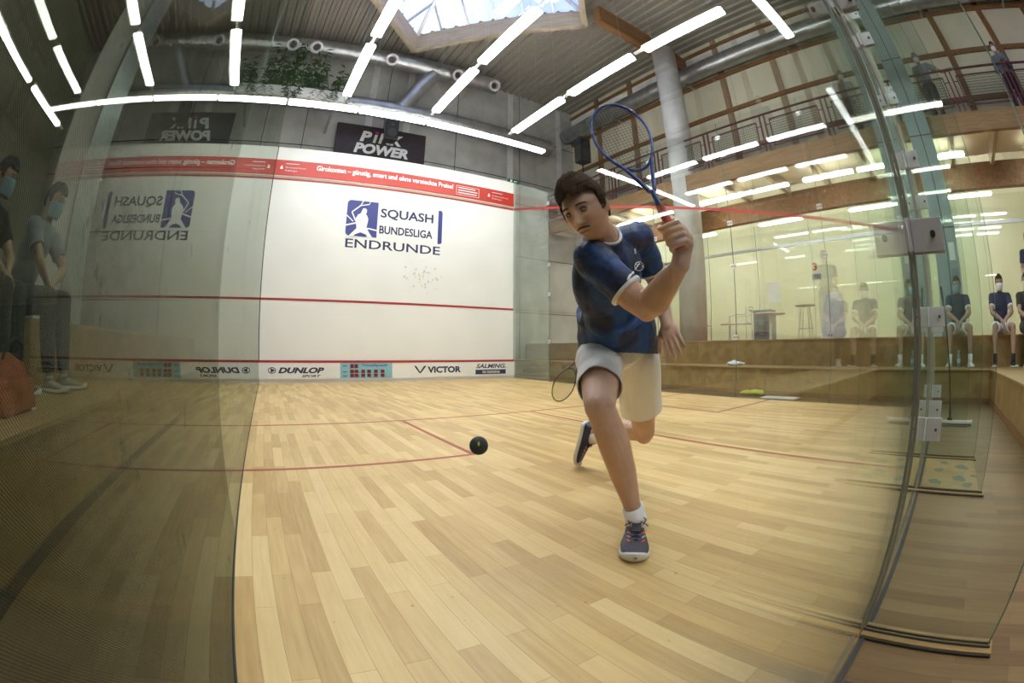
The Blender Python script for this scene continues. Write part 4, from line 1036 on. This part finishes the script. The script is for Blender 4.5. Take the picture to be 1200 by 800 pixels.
def simple_person(label, J, fwd, head_dir, shirt='cloth_navy', pants='cloth_white', long_pants=False, skin='skin_dim', hair='hair_black', longhair=False, mask='mask_white',
                  shoes='shoe_white', socks=True, sleeves='short', trim='cloth_white', group=None, voxel=.009, hands='clasp', s=1.0, cat='person', sock_mat='cloth_white'):
    """J: dict of world points: pelvis, neck, head, shoulder/elbow/wrist/hip/knee/ankle for l and r"""
    J = {k: Vector(v) for k, v in J.items()}; F_ = Vector(fwd).normalized()
    base = Vector((J['pelvis'].x, J['pelvis'].y, min(J['al'].z, J['ar'].z)-.09))
    root = empty('person', base, label, cat, group)
    up = (J['neck']-J['pelvis']).normalized(); side = F_.cross(up).normalized()
    b = MB(); head_mesh(b, J['head'], head_dir, (0, 0, 1) if abs(Vector(head_dir).normalized().z) < .9 else up, s)
    b.cap(lerp(J['head'], J['neck'], .35)-Vector(head_dir).normalized()*.015, J['neck'], .054*s, .058*s)
    ch = lerp(J['pelvis'], J['neck'], .68); ab = lerp(J['pelvis'], J['neck'], .33)
    def torso(mb, g):
        mb.ell(ch, side, F_, up, (.165+g)*s, (.105+g)*s, (.19+g)*s); mb.ell(ab, side, F_, up, (.145+g)*s, (.10+g)*s, (.17+g)*s)
        for k in ('sl', 'sr'): mb.cap(lerp(J['neck'], J[k], .25)-up*.03, J[k], (.05+g)*s, (.058+g)*s)
    torso(b, 0); b.ell(J['pelvis'], side, F_, up, .16*s, .115*s, .12*s)
    for k in 'lr':
        arm(b, J['s'+k], J['e'+k], J['w'+k], s)
        leg(b, J['h'+k], J['k'+k], J['a'+k], s, back=-F_)
        d = (J['w'+k]-J['e'+k]).normalized()
        hand_open(b, J['w'+k], d+Vector((0, 0, -.3)), -Vector((0, 0, 1)) if abs(d.z) < .7 else -side*(1 if k == 'r' else -1), s, thumb=1 if k == 'l' else -1, curl=.35)
    link('body', remesh(b, voxel, 4), skin, root, smooth=True)
    # shirt
    g = .014; m = MB(); torso(m, g); m.ell(lerp(J['pelvis'], J['neck'], .08), side, F_, up, .162*s, .118*s, .09*s)
    for k in 'lr':
        en = lerp(J['s'+k], J['e'+k], .62) if sleeves == 'short' else J['e'+k]
        m.cap(J['s'+k], lerp(J['s'+k], en, .3), .071*s, .069*s); m.tube([J['s'+k], en], [.069*s, .064*s], 18)
        if sleeves == 'long': m.cap(J['e'+k], J['e'+k], .056*s, .056*s); m.tube([J['e'+k], lerp(J['e'+k], J['w'+k], .92)], [.054*s, .04*s], 18)
    me = remesh(m, voxel, 3); folds(me, .004, 14, 3); sh = link('shirt', me, shirt, root, smooth=True)
    if trim:
        t = MB()
        if sleeves == 'short':
            for k in 'lr':
                d = (J['e'+k]-J['s'+k]).normalized(); e = lerp(J['s'+k], J['e'+k], .62); t.tube([e-d*.012, e+d*.006], [.0665*s, .0665*s], 18)
        obj('sleeve_trim', t, trim, sh, smooth=True)
        cm = MB(); cm.tube([J['neck']-up*.035+F_*.012, J['neck']+up*.002], [.078*s, .064*s], 18); obj('collar', cm, trim, sh, smooth=True)
    m = MB(); m.ell(J['pelvis'], side, F_, up, .172*s, .128*s, .125*s)
    for k in 'lr':
        if long_pants:
            line_caps(m, [J['h'+k], lerp(J['h'+k], J['k'+k], .5), J['k'+k], lerp(J['k'+k], J['a'+k], .5)], [.10*s, .092*s, .075*s, .068*s]); m.tube([lerp(J['k'+k], J['a'+k], .5), lerp(J['k'+k], J['a'+k], .93)], [.068*s, .052*s], 18)
        else:
            m.cap(J['h'+k], lerp(J['h'+k], J['k'+k], .35), .10*s, .097*s); m.tube([J['h'+k], lerp(J['h'+k], J['k'+k], .72)], [.098*s, .094*s], 18)
    me = remesh(m, voxel, 3); folds(me, .003, 9, 8); link('trousers' if long_pants else 'shorts', me, pants, root, smooth=True)
    for k in 'lr':
        td = F_.copy(); td.z = 0; td = (td+side*(.25 if k == 'r' else -.25)).normalized()
        if k+'t' in J: td = J[k+'t']
        if socks:
            so = MB(); so.tube([J['a'+k]-Vector((0, 0, .03)), lerp(J['a'+k], J['k'+k], .22)], [.042*s, .044*s], 14); obj('sock', so, sock_mat, root, smooth=True)
        shoe(root, 'shoe', J['a'+k], td, (0, 0, 1), L=.28, mats=(shoes, 'shoe_white', shoes, shoes), detail=False)
    hair_cap(root, 'hair', J['head'], head_dir, (0, 0, 1), hair, s, long=longhair, seed=random.random()*50)
    if mask: face_mask(root, J['head'], head_dir, (0, 0, 1), mask, s)
    face_bits(root, J['head'], head_dir, (0, 0, 1), s, brows=hair)
    return root
def seated(x, y, seat_z, foot_z, fwd, sp=.16, lean=.10, hgt=1.0, knee=.44, hands='clasp', foot_fwd=.0):
    f = Vector((fwd[0], fwd[1], 0)).normalized(); sd = Vector((f.y, -f.x, 0)); Z = Vector((0, 0, 1)); p = Vector((x, y, seat_z+.115))   # sd = right hand side of the sitter... negative for left
    nk = p+Z*.50*hgt+f*lean; J = dict(pelvis=p, neck=nk, head=nk+Z*.155*hgt+f*.045)
    for k, s_ in (('l', -1), ('r', 1)):
        J['s'+k] = nk-Z*.055+sd*(.175*s_); J['h'+k] = p-Z*.01+sd*(.085*s_)
        J['k'+k] = p-Z*.01+f*knee+sd*(sp*s_)+Z*(max(0, foot_z+.54-p.z)*.5); J['a'+k] = Vector((J['k'+k].x, J['k'+k].y, 0))+f*foot_fwd+Z*(foot_z+.09)
        J['e'+k] = J['s'+k]-Z*.235+f*.15+sd*(.04*s_); J['w'+k] = p+Z*.10+f*(.36)+sd*(.045*s_)
    return J
def standing(x, y, z, fwd, stance=.10):
    f = Vector((fwd[0], fwd[1], 0)).normalized(); sd = Vector((f.y, -f.x, 0)); Z = Vector((0, 0, 1)); p = Vector((x, y, z+.95))
    nk = p+Z*.52; J = dict(pelvis=p, neck=nk, head=nk+Z*.165+f*.03)
    for k, s_ in (('l', -1), ('r', 1)):
        J['s'+k] = nk-Z*.055+sd*(.18*s_); J['h'+k] = p-Z*.02+sd*(.085*s_); J['k'+k] = p-Z*.45+sd*(stance*s_)+f*.02; J['a'+k] = p-Z*.86+sd*(stance*s_)
        J['e'+k] = J['s'+k]-Z*.28+sd*(.05*s_)-f*.02; J['w'+k] = J['e'+k]-Z*.10+f*.22-sd*(.05*s_)
    return J

# ---------------------------------------------------------------- spectators
W = (-1, 0)
J = seated(8.12, -.48, .925, .45, W, sp=.2); hd = (-1, .25, -.15)
simple_person('seated masked person in navy shirt and white shorts, before the steel column', J, (-1, 0, 0), hd, mask='mask_blue')
J = seated(8.12, -1.38, .925, .45, W, sp=.19); hd = (-1, .1, -.2)
simple_person('seated masked person in navy shirt leaning over clasped hands, wearing black shoes', J, (-1, 0, 0), hd, shoes='cloth_dark', hair='hair_brown', sock_mat='cloth_dark')
J = seated(8.12, -1.98, .925, .45, W, sp=.12)
simple_person('seated person in dark trousers and pale shoes at the edge of the bench', J, (-1, .1, 0), (-1, .3, 0), shirt='cloth_dark', pants='cloth_dark', long_pants=True, trim=None)
J = standing(9.0, -2.42, .9, (-1, .2))
simple_person('standing person in dark navy clothes behind the bench', J, (-1, .2, 0), (-1, .3, 0), shirt='cloth_navy', pants='cloth_navy', long_pants=True, trim=None, mask=None)
J = standing(9.05, -1.05, 4.8, (-1, .25)); J['wl'] = Vector((8.62, -1.75, 5.82)); J['el'] = Vector((8.95, -1.55, 5.98)); J['wr'] = J['er']+Vector((0, 0, -.25))
simple_person('grey-haired masked person in pale blue shirt leaning a hand on the balcony rail', J, (-1, .2, 0), (-1, .6, -.35), shirt='cloth_grey', pants='cloth_dark', long_pants=True, trim=None, hair='hair_grey')
J = standing(9.05, -3.35, 4.8, (-1, .35)); J['wl'] = J['neck']+Vector((-.25, .05, -.28)); J['wr'] = J['neck']+Vector((-.27, -.05, -.32))
simple_person('dark-haired masked person with folded arms on the balcony', J, (-1, .3, 0), (-1, .6, -.35), shirt='cloth_blue_grey', pants='cloth_dark', long_pants=True, trim=None, sleeves='long')
# two spectators behind the left glass wall
J = seated(-1.9, 2.78, .925, .45, (1, .0), sp=.13, lean=.22, foot_fwd=.02)
simple_person('seated masked person in grey shirt and dark trousers behind the left glass wall', J, (1, 0, 0), (1, -.1, -.35), shirt='cloth_grey', pants='cloth_dark', long_pants=True, trim=None, mask='mask_blue', shoes='shoe_grey', socks=False)
J = seated(-2.0, 2.2, .925, .45, (1, .12), sp=.11, lean=.12)
simple_person('long-haired masked person in dark clothes seated behind the left glass wall', J, (1, .1, 0), (1, .25, -.25), shirt='cloth_dark', pants='cloth_dark', long_pants=True, trim=None, mask='mask_blue', longhair=True, shoes='cloth_dark')

# ================================================================ THE PLAYER
PL = empty('person', (1.45, 1.0, 0), 'squash player in blue shirt and white shorts lunging forward with a raised racket', 'person')
D_ = dict
hc = P(688, 247, 1.60)
rh = ray(688, 247)
hup = (UP*.955-RT*.27+rh*.02).normalized()
hfw = (-rh*.86-RT*.40-UP*.22).normalized()
neck = P(706, 278, 1.67)
shR = P(694, 303, 1.60); shL = P(746, 279, 1.86)
elR = P(758, 364, 1.54); wrR = P(797, 311, 1.40)
elL = P(771, 335, 1.98); wrL = P(781, 376, 1.86)
pel = P(724, 402, 1.95); hiR = P(703, 418, 1.90); hiL = P(745, 420, 2.03)
knR = P(703, 476, 1.55); anR = P(746, 609, 1.75)
knL = P(755, 506, 2.33); anL = P(697, 506, 2.70)
tup = (neck-pel).normalized(); tsd = (shL-shR); tsd = (tsd-tup*tsd.dot(tup)).normalized(); tfw = tup.cross(tsd).normalized()
if tfw.dot(rh) > 0: tfw = -tfw
# racket line: butt below the fist, tip up and away
GB = P(801, 299, 1.37); TIP = None
for k in range(400):
    q = P(708, 124, 1.3+.003*k)
    if (q-GB).length >= .685 and q.dot(rh) > 0: TIP = q; break
ga = (TIP-GB).normalized()
GB = GB+ga*.024; gp = GB+ga*.040
bb = MB()
head_mesh(bb, hc, hfw, hup, .98)
bb.cap(hc-hup*.045-hfw*.02, neck, .057, .062); bb.cap(hc-hup*.05+hfw*.01, neck+tfw*.01, .045, .05)
ch = lerp(pel, neck, .66); ab = lerp(pel, neck, .33)
bb.ell(ch, tsd, tfw, tup, .16, .105, .19); bb.ell(ab, tsd, tfw, tup, .145, .10, .17); bb.ell(pel, tsd, tfw, tup, .155, .11, .12)
for s_ in (shL, shR): bb.cap(lerp(neck, s_, .3)-tup*.03, s_, .05, .058)
arm(bb, shR, elR, wrR, 1.02, 1.2); arm(bb, shL, elL, wrL, .98)
bb.cap(elR, elR+(elR-lerp(shR, wrR, .5)).normalized()*.012, .034, .024)
leg(bb, hiR, knR, anR, 1.0, back=(ray(703, 500)*.6+RT*.35), k=1.03); leg(bb, hiL, knL, anL, 1.0, back=UP, k=1.0)
# kneecap and shin
kf = -ray(703, 470)
bb.ell(knR+kf*.022+UP*.004, RT, kf, UP, .032, .034, .038, 16, 12); bb.cap(knR+kf*.02-UP*.055, knR+kf*.012-UP*.10, .018, .014)
bb.ell(knL-ray(757, 508)*.012+Vector((0, 0, -.02)), RT, UP, FW, .045, .045, .045, 16, 12)
fR = Vector((-.73, -.68, 0)).normalized()
bb.cap(anR, anR-Vector((0, 0, .045))+fR*.02, .035, .036)
hb = (RT*.93-ray(790, 285)*.25).normalized()
hand_grip(bb, wrR, gp, ga, 1.12, back=hb, hr=.0165, flip=-1)
dL = (P(789, 402, 1.80)-wrL).normalized()
hand_open(bb, wrL, dL, ray(787, 400)+RT*.2, 1.05, thumb=-1, curl=.16, spread=.10, fr=.0098)
bm_ = remesh(bb, .0036, 4, .5)
body = link('body', bm_, 'skin', PL, smooth=True)
face_bits(PL, hc, hfw, hup, .98, gaze=(.25, -.22), mous='hair_brown')
hair_cap(PL, 'hair', hc, hfw, hup, 'hair_brown', .98, top=.030, seed=4)
# shirt
sm = MB(); g = .017
sm.ell(ch, tsd, tfw, tup, .16+g, .105+g, .185); sm.ell(ab, tsd, tfw, tup, .15+g, .105+g, .18); 
hem = lerp(pel, neck, -.02); sm.tube([lerp(pel, neck, .35), hem-tup*.03], [.160, .182], 32)
sm.ell(lerp(pel, neck, .1), tsd, tfw, tup, .172, .138, .10)
for s_ in (shL, shR): sm.cap(lerp(neck, s_, .28)-tup*.022, s_, .060, .070)
sm.cap(neck-tup*.03, neck+tup*.012, .085, .064)
for s_, e_, fr_, r0_, r1_ in ((shR, elR, .64, .076, .066), (shL, elL, .66, .074, .062)):
    sm.cap(s_, lerp(s_, e_, .25), .074, .074); sm.tube([s_, lerp(s_, e_, fr_)], [r0_, r1_], 24)
me = remesh(sm, .0055, 4)
me = cut(me, [((0, 0, .728), (0, 0, -1), (pel.x, pel.y, .6), .5), (neck+tup*.022+tfw*.0, (tup+tfw*.35).normalized(), neck+tup*.02, .088)])
folds(me, .013, 6, 2, (tsd+tup*.7).normalized()); folds(me, .005, 13, 5, (tsd-tup*.4).normalized())
shirt = link('shirt', me, 'shirt_blue', PL, smooth=True)
so = shirt.modifiers.new('thickness', 'SOLIDIFY'); so.thickness = .003; so.offset = -1
tm = MB()
for s_, e_, fr_, r_ in ((shR, elR, .64, .0665), (shL, elL, .66, .0625)):
    d = (e_-s_).normalized(); e = lerp(s_, e_, fr_); tm.tube([e-d*.010, e-d*.004, e+d*.002, e+d*.002, e-d*.010], [r_+.002, r_+.0025, r_+.001, r_-.003, r_-.004], 28, caps=False)
obj('sleeve_trim', tm, 'cloth_white', shirt, smooth=True)
cm = MB(); nb = neck+tfw*.004+tup*.016; ring1 = []; ring2 = []
for j in range(28):
    a = 2*pi*j/28; dd = tsd*cos(a)+tfw*sin(a); dip = -.030*max(0, sin(a))**1.5
    ring1.append(nb+dd*.066+tup*(dip+.006)); 
cm.tube(ring1, .006, 8, closed=True); obj('collar', cm, 'cloth_white', shirt, smooth=True)
# chest print, laid on the cloth
from mathutils.bvhtree import BVHTree
bv = BVHTree.FromPolygons([v.co for v in me.vertices], [tuple(p.vertices) for p in me.polygons])
def on_shirt(u, v, lift=.004):
    h = bv.ray_cast(CP, ray(u, v)); return (h[0]-ray(u, v)*lift) if h[0] else None
pr = MB()
def stroke(pts, r):
    q = [on_shirt(*p) for p in pts]; q = [x for x in q if x is not None]
    if len(q) > 1: pr.tube(q, r, 6)
stroke([(749+5.2*cos(a*pi/7), 312+5.2*sin(a*pi/7)) for a in range(15)], .0022)
stroke([(744, 316), (749, 309), (754, 313)], .003); stroke([(742, 319), (738, 323), (736, 328)], .0045); stroke([(745, 309), (752, 316)], .0022)
for a, b_ in (((745, 340), (748, 337)), ((749, 336.5), (751, 335)), ((752, 334), (755, 332)), ((750, 345), (753, 343))): stroke([a, b_], .0038)
stroke([(744, 292), (744.5, 297)], .004)
obj('chest_print', pr, 'cloth_white', shirt)

# shorts
sm = MB(); sm.ell(pel, tsd, tfw, tup, .165, .12, .11); sm.tube([lerp(pel, neck, .13), pel], [.14, .155], 32)
hmR = lerp(hiR, knR, .70); hmL = lerp(hiL, knL, .66)
sm.cap(hiR, lerp(hiR, knR, .2), .098, .100); sm.tube([hiR, hmR], [.098, .086], 28)
sm.cap(hiL, lerp(hiL, knL, .2), .108, .108); sm.tube([hiL, hmL], [.108, .110], 28)
me = remesh(sm, .0055, 5)
folds(me, .010, 7, 11, tup); folds(me, .003, 15, 3, (tup+tsd*.5).normalized())
dR = (knR-hiR).normalized(); dLg = (knL-hiL).normalized()
me = cut(me, [(hmR-dR*.012, dR, hmR, .15), (hmL-dLg*.012, dLg, hmL, .16)])
shorts = link('shorts', me, 'cloth_white', PL, smooth=True)
so = shorts.modifiers.new('thickness', 'SOLIDIFY'); so.thickness = .004; so.offset = -1
# socks and shoes
k_ = MB(); k_.tube([anR-Vector((0, 0, .05)), anR, lerp(anR, knR, .13)], [.043, .042, .043], 18); obj('sock', k_, 'cloth_white', PL, smooth=True)
shoe(PL, 'shoe', anR, fR, (0, 0, 1), L=.29, W=.112)
footL = (P(684, 545, 2.80)-P(694, 500, 2.70)).normalized(); solL = -(-RT*.82+ray(690, 520)*.5+UP*.2).normalized()
anL2 = P(696, 512, 2.72)
k_ = MB(); k_.tube([anL2-(knL-anL2).normalized()*.03, lerp(anL2, knL, .18)], [.044, .043], 18); obj('sock', k_, 'cloth_white', PL, smooth=True)
shoe(PL, 'shoe', anL2, footL, solL, L=.29, W=.112)

# racket
def racket(name, butt, tip, wn, label, frame='racket_blue', grip='grip_red', strg='string', L=.685):
    butt = Vector(butt); ax = (Vector(tip)-butt).normalized(); w_ = Vector(wn); w_ = (w_-ax*w_.dot(ax)).normalized(); nn = ax.cross(w_)
    r = empty(name, butt, label, 'racket')
    hc_ = butt+ax*(L-.175); A, B = .170, .100
    loop = []
    for k in range(48):
        a = 2*pi*k/48; y = sin(a); taper = 1-.12*(-y if y < 0 else 0)
        loop.append(hc_+ax*(A*y)+w_*(B*cos(a)*taper))
    fr_ = sobj('frame', MB().tube(loop, .0056, 10, closed=True, ref=nn), frame, r)
    th = butt+ax*(L-.44)
    tb = MB()
    for sg in (-1, 1): tb.tube([hc_+ax*(-A*.82)+w_*(sg*B*.52), hc_+ax*(-A-.03)+w_*(sg*.030), th+w_*(sg*.008)], [.0065, .007, .008], 10)
    tb.tube([th, butt+ax*.15], [.0095, .011], 12); sobj('shaft', tb, frame, r)
    gm_ = MB(); gm_.tube([butt, butt+ax*.008, butt+ax*.012, butt+ax*.15, butt+ax*.162], [.0155, .0175, .0155, .0150, .0125], 12); g_ = sobj('grip', gm_, grip, r)
    obj('grip_collar', MB().tube([butt+ax*.162, butt+ax*.176], [.0135, .0125], 12), 'racket_black', r)
    st_ = MB()
    for k in range(-7, 8):
        x = k*.0122; h = A*sqrt(max(0, 1-(x/B)**2)); h2 = h*.97
        if h > .02: st_.tube([hc_+w_*x-ax*h2+nn*.0006, hc_+w_*x+ax*h2+nn*.0006], .0007, 5)
    for k in range(-12, 13):
        y = k*.0130; h = B*sqrt(max(0, 1-(y/A)**2))*(1-.12*max(0, -y/A))
        if h > .015: st_.tube([hc_+ax*y-w_*h-nn*.0006, hc_+ax*y+w_*h-nn*.0006], .0007, 5)
    obj('string_bed', st_, strg, fr_)
    bu = MB(); 
    for k in range(8): pass
    half = [loop[i] for i in range(4, 21)]
    obj('bumper', MB().tube([p+(p-hc_).normalized()*.003 for p in half], .0048, 8), 'racket_black' if frame == 'racket_blue' else 'racket_yellow', fr_)
    return r
rk = racket('squash_racket', GB, TIP, RT*.86-ray(725, 165)*.5+UP*-.45, 'blue squash racket with a red grip raised in the player\'s right hand', L=.665)

# ball in flight
bl = empty('squash_ball', P(561, 522, .94), 'small black squash ball in the air before the player', 'ball')
obj('shell', MB().sph(P(561, 522, .94), .02, 32), 'rubber', bl, smooth=True)
pc_ = P(561, 522, .94)-ray(561, 522)*.0198
obj('yellow_mark', MB().ell(pc_+UP*.004, RT, -ray(561, 522), UP, .0022, .0008, .005, 10, 6), 'racket_yellow', bl)

# opponent hidden behind the player, only his racket head shows
oc = Vector((3.42, 3.0, 0)); of = Vector((-.5, -.85, 0)).normalized()
J = standing(oc.x, oc.y, -.16, (of.x, of.y), stance=.12)
for k in 'lr':
    J['a'+k].z = .09; J['k'+k] = Vector((J['k'+k].x, J['k'+k].y, .46))+of*.12
J['neck'] = J['neck']+of*.12; J['head'] = J['head']+of*.14; J['sl'] += of*.12; J['sr'] += of*.12
for k, s_ in (('l', -1), ('r', 1)):
    sdv = Vector((of.y, -of.x, 0)); J['s'+k] = J['neck']-Vector((0, 0, .06))+sdv*(.15*s_)
    J['e'+k] = J['s'+k]-Vector((0, 0, .26))+of*.05; J['w'+k] = J['e'+k]+of*.17-Vector((0, 0, .13))
J['wr'] = P(692, 400, 4.22); J['er'] = lerp(J['sr'], J['wr'], .5)+Vector((0, 0, -.05))
simple_person('opponent in dark shirt and dark shorts almost hidden behind the lunging player', J, of, of, shirt='cloth_dark', pants='cloth_dark', trim=None, mask=None, socks=True, sock_mat='cloth_white', shoes='shoe_navy')


# ================================================================ SMALL THINGS
TOL = P  # measured points
mp_ = empty('floor_squeegee', (5.03, -.26, 0), 'white floor squeegee with black pole leaning behind the back glass wall', 'squeegee')
obj('head', MB().box(4.99, 5.07, -.52, -.012, .022, .05), 'plate_paint', mp_, bevel=.006)
obj('rubber_lip', MB().box(5.0, 5.02, -.52, -.012, 0, .022), 'mat_grey', mp_)
obj('end_cap', MB().box(4.985, 5.075, -.535, -.515, .018, .054), 'plate_paint', mp_, bevel=.004)
obj('swivel', MB().box(5.015, 5.045, -.27, -.21, .05, .075).cyl((5.03, -.24, .07), (5.03, -.235, .14), .014, 10), 'black_plastic', mp_)
obj('pole', MB().cyl((5.03, -.236, .13), (5.03, -.12, 1.32), .009, 10), 'black_plastic', mp_)
obj('grip', MB().cyl((5.03, -.131, 1.2), (5.03, -.119, 1.33), .013, 10), 'rubber', mp_)
mt = plate_obj('door_mat', 2.80, 3.51, -.44, -.03, 0, .006, 'tribune_ply'); tag(mt, 'flat mat with grey-green leaf blotches on the floor behind the glass door', 'mat')
bl_ = MB()
for (x, y, r, a) in ((2.92, -.12, .05, .3), (3.02, -.3, .06, 1), (3.2, -.14, .045, 2), (3.3, -.33, .06, .5), (2.9, -.36, .045, 2.2), (3.4, -.18, .04, 1.2), (3.1, -.42, .03, 0)):
    bl_.prism([(r*(1+.25*cos(3*(t*pi/8)+a))*cos(t*pi/8), r*(1+.25*sin(2*t*pi/8+a))*sin(t*pi/8)) for t in range(16)], (x, y, .006), (1, 0, 0), (0, 1, 0), .0006)
obj('leaf_blotches', bl_, 'mat_grey', mt)
# bottle between the feet of the sitter
def bottle(x, y, z, h, label, mat='display_blue'):
    b = empty('water_bottle', (x, y, z), label, 'bottle')
    obj('body', MB().lathe((x, y, z), [(.03, 0), (.034, .01), (.034, h*.6), (.03, h*.7), (.014, h*.86), (.014, h*.92)], 18), mat, b, smooth=True)
    obj('cap', MB().cyl((x, y, z+h*.9), (x, y, z+h), .016, 12), 'white_paint', b)
    obj('band', MB().lathe((x, y, z), [(.0348, h*.25), (.0352, h*.26), (.0352, h*.5), (.0348, h*.51)], 18), 'banner_white', b)
bottle(7.84, -.46, .45, .25, 'small water bottle on the step between the white shoes of a sitter', 'mask_blue')
# orange bag on the left step
bg_ = empty('sports_bag', (-1.15, 1.74, .45), 'orange fabric bag standing on the wooden step below two sitters', 'bag')
bm0 = MB(); bm0.ell((-1.2, 1.72, .56), (1, 0, 0), (0, 1, 0), (0, 0, 1), .13, .21, .15); bm0.box(-1.31, -1.09, 1.54, 1.90, .452, .60)
me = remesh(bm0, .012, 10); folds(me, .012, 9, 4); link('bag_body', me, 'bag_orange', bg_, smooth=True)
obj('zip', MB().tube([(-1.2+.0*k, 1.56+.055*k, .69+.012*sin(pi*k/6)) for k in range(7)], .006, 6), 'black_plastic', bg_)
obj('handle', MB().tube([(-1.13, 1.62, .68), (-1.11, 1.64, .74), (-1.11, 1.72, .77), (-1.11, 1.8, .74), (-1.13, 1.82, .68)], .009, 8), 'cloth_dark', bg_)
obj('label_patch', MB().box(-1.085, -1.078, 1.83, 1.88, .455, .465), 'banner_white', bg_)
# things in the gap between right wall and tribune and on the tribune step
cloth = MB(); cloth.ell((6.86, 3.12, .05), (1, 0, 0), (0, 1, 0), (0, 0, 1), .09, .16, .05); cloth.ell((6.84, 3.3, .04), (1, .3, 0), (-.3, 1, 0), (0, 0, 1), .08, .12, .04)
me = remesh(cloth, .012, 5); folds(me, .02, 14, 2); c_ = link('training_bib', me, 'racket_yellow', None, smooth=True); tag(c_, 'crumpled yellow cloth on the floor between glass wall and tribune', 'cloth')
c_ = plate_obj('paper_sheet', 6.55, 6.85, 2.3, 2.9, 0, .012, 'paper', bevel=.003); tag(c_, 'flat white sheet on the floor between glass wall and tribune', 'sheet')
cloth = MB(); cloth.ell((7.5, 3.9, .49), (1, 0, 0), (0, 1, 0), (0, 0, 1), .1, .2, .04)
me = remesh(cloth, .014, 5); folds(me, .025, 12, 9); c_ = link('towel', me, 'cloth_white', None, smooth=True); tag(c_, 'crumpled white towel lying on the tribune step', 'towel')
# gallery furniture
GZ = .9
def round_table(x, y, h, r, label):
    t = empty('round_table', (x, y, GZ), label, 'table')
    obj('table_top', MB().lathe((x, y, GZ+h-.03), [(0, 0), (r*.97, 0), (r, .01), (r, .022), (r*.98, .03), (0, .03)], 32), 'white_paint', t)
    obj('stem', MB().cyl((x, y, GZ+.02), (x, y, GZ+h-.03), .032, 14), 'lamp_housing', t)
    obj('base', MB().lathe((x, y, GZ), [(0, 0), (.21, 0), (.21, .012), (.06, .03), (.035, .06), (0, .06)], 28), 'lamp_housing', t)
round_table(10.0, 4.25, .68, .38, 'white round pedestal table on the gallery beyond the tribune')
round_table(10.3, 5.6, .50, .26, 'low round table beside the slatted metal chair')
def bar_stool(x, y, h, label):
    t = empty('bar_table', (x, y, GZ), label, 'table')
    obj('table_top', MB().lathe((x, y, GZ+h-.025), [(0, 0), (.25, 0), (.255, .012), (.25, .025), (0, .025)], 28), 'concrete', t)
    for k in range(4):
        a = pi/4+k*pi/2; obj('leg', MB().cyl((x+.12*cos(a), y+.12*sin(a), GZ+h-.03), (x+.22*cos(a), y+.22*sin(a), GZ), .012, 8), 'steel', t)
    obj('foot_ring', MB().tube([(x+.19*cos(k*pi/12), y+.19*sin(k*pi/12), GZ+.3) for k in range(24)], .008, 6, closed=True), 'steel', t)
bar_stool(10.0, 3.30, .82, 'tall grey bar table with four slim metal legs on the gallery')
def bistro_chair(x, y, a, label):
    t = empty('bistro_chair', (x, y, GZ), label, 'chair'); c, s = cos(a), sin(a)
    def p(u, v, z): return (x+u*c-v*s, y+u*s+v*c, GZ+z)
    for k in range(6): obj('seat_slat', MB().beam(p(-.2+.08*k, -.2, .45), p(-.2+.08*k, .2, .45), .055, .012), 'steel', t) if k in (0, 2, 4) else None
    obj('seat_frame', MB().tube([p(-.22, -.22, .44), p(.22, -.22, .44), p(.22, .22, .44), p(-.22, .22, .44)], .011, 8, closed=True), 'brushed_plate', t)
    obj('backrest', MB().tube([p(-.20, -.21, .66), p(-.30, -.19, .82), p(-.31, 0, .84), p(-.30, .19, .82), p(-.20, .21, .66)], .011, 8).beam(p(-.30, -.18, .74), p(-.30, .18, .74), .01, .05), 'brushed_plate', t)
    for sg in (-1, 1):
        obj('armrest', MB().tube([p(-.24, .22*sg, .66), p(0, .25*sg, .66), p(.2, .23*sg, .62)], .012, 8), 'brushed_plate', t)
        obj('leg', MB().cyl(p(.2, .23*sg, .63), p(.22, .23*sg, 0), .011, 8), 'brushed_plate', t)
        obj('leg', MB().cyl(p(-.22, .21*sg, .82), p(-.24, .23*sg, 0), .011, 8), 'brushed_plate', t)
bistro_chair(9.8, 6.25, -1.7, 'metal bistro chair beside the low table, by the round white column')
bistro_chair(9.75, 4.98, 1.7, 'metal bistro chair between the low table and the round pedestal table')
cb = empty('cabinet', (10.6, 4.7, GZ), 'blue-grey low cabinet behind the round pedestal table', 'cabinet')
obj('body', MB().box(10.45, 10.85, 4.45, 4.95, GZ, GZ+.82), 'steel_column', cb, bevel=.01)
for k in range(3):
    d_ = obj('drawer', MB().box(10.435, 10.449, 4.47, 4.93, GZ+.05+.26*k, GZ+.28+.26*k), 'cloth_grey', cb, bevel=.003); obj('handle', MB().box(10.42, 10.434, 4.64, 4.76, GZ+.2+.26*k, GZ+.215+.26*k), 'steel', d_)
st_ = empty('paper_stand', (10.75, 4.1, 1.72), 'sheet of paper hanging on the far glass wall above the pedestal table', 'notice')
obj('sheet', MB().box(10.976, 10.984, 4.35, 4.75, 1.95, 2.45), 'paper', st_)
# spare racket hanging on the rail outside the right wall
wk = empty('white_cabinet', (9.6, 2.4, GZ), 'white tapered notice stand on the gallery beside the bench', 'stand')
obj('panel', MB().prism([(-.35, 0), (.35, 0), (.22, 1.0), (-.2, 1.0)], (9.6, 2.45, GZ), (0, -1, 0), (0, 0, 1), .05), 'lamp_housing', wk)
obj('foot', MB().box(9.5, 9.75, 2.1, 2.8, GZ, GZ+.03), 'steel', wk)
# opponent's racket
racket('squash_racket', P(691, 398, 4.22), P(650, 470, 4.0), RT*.9+ray(660, 440)*.35, 'squash racket with a black and yellow head showing beside the player\'s white shorts', frame='racket_black', grip='grip_red', strg='leaf', L=.685)
bpy.data.scenes.remove(TS)
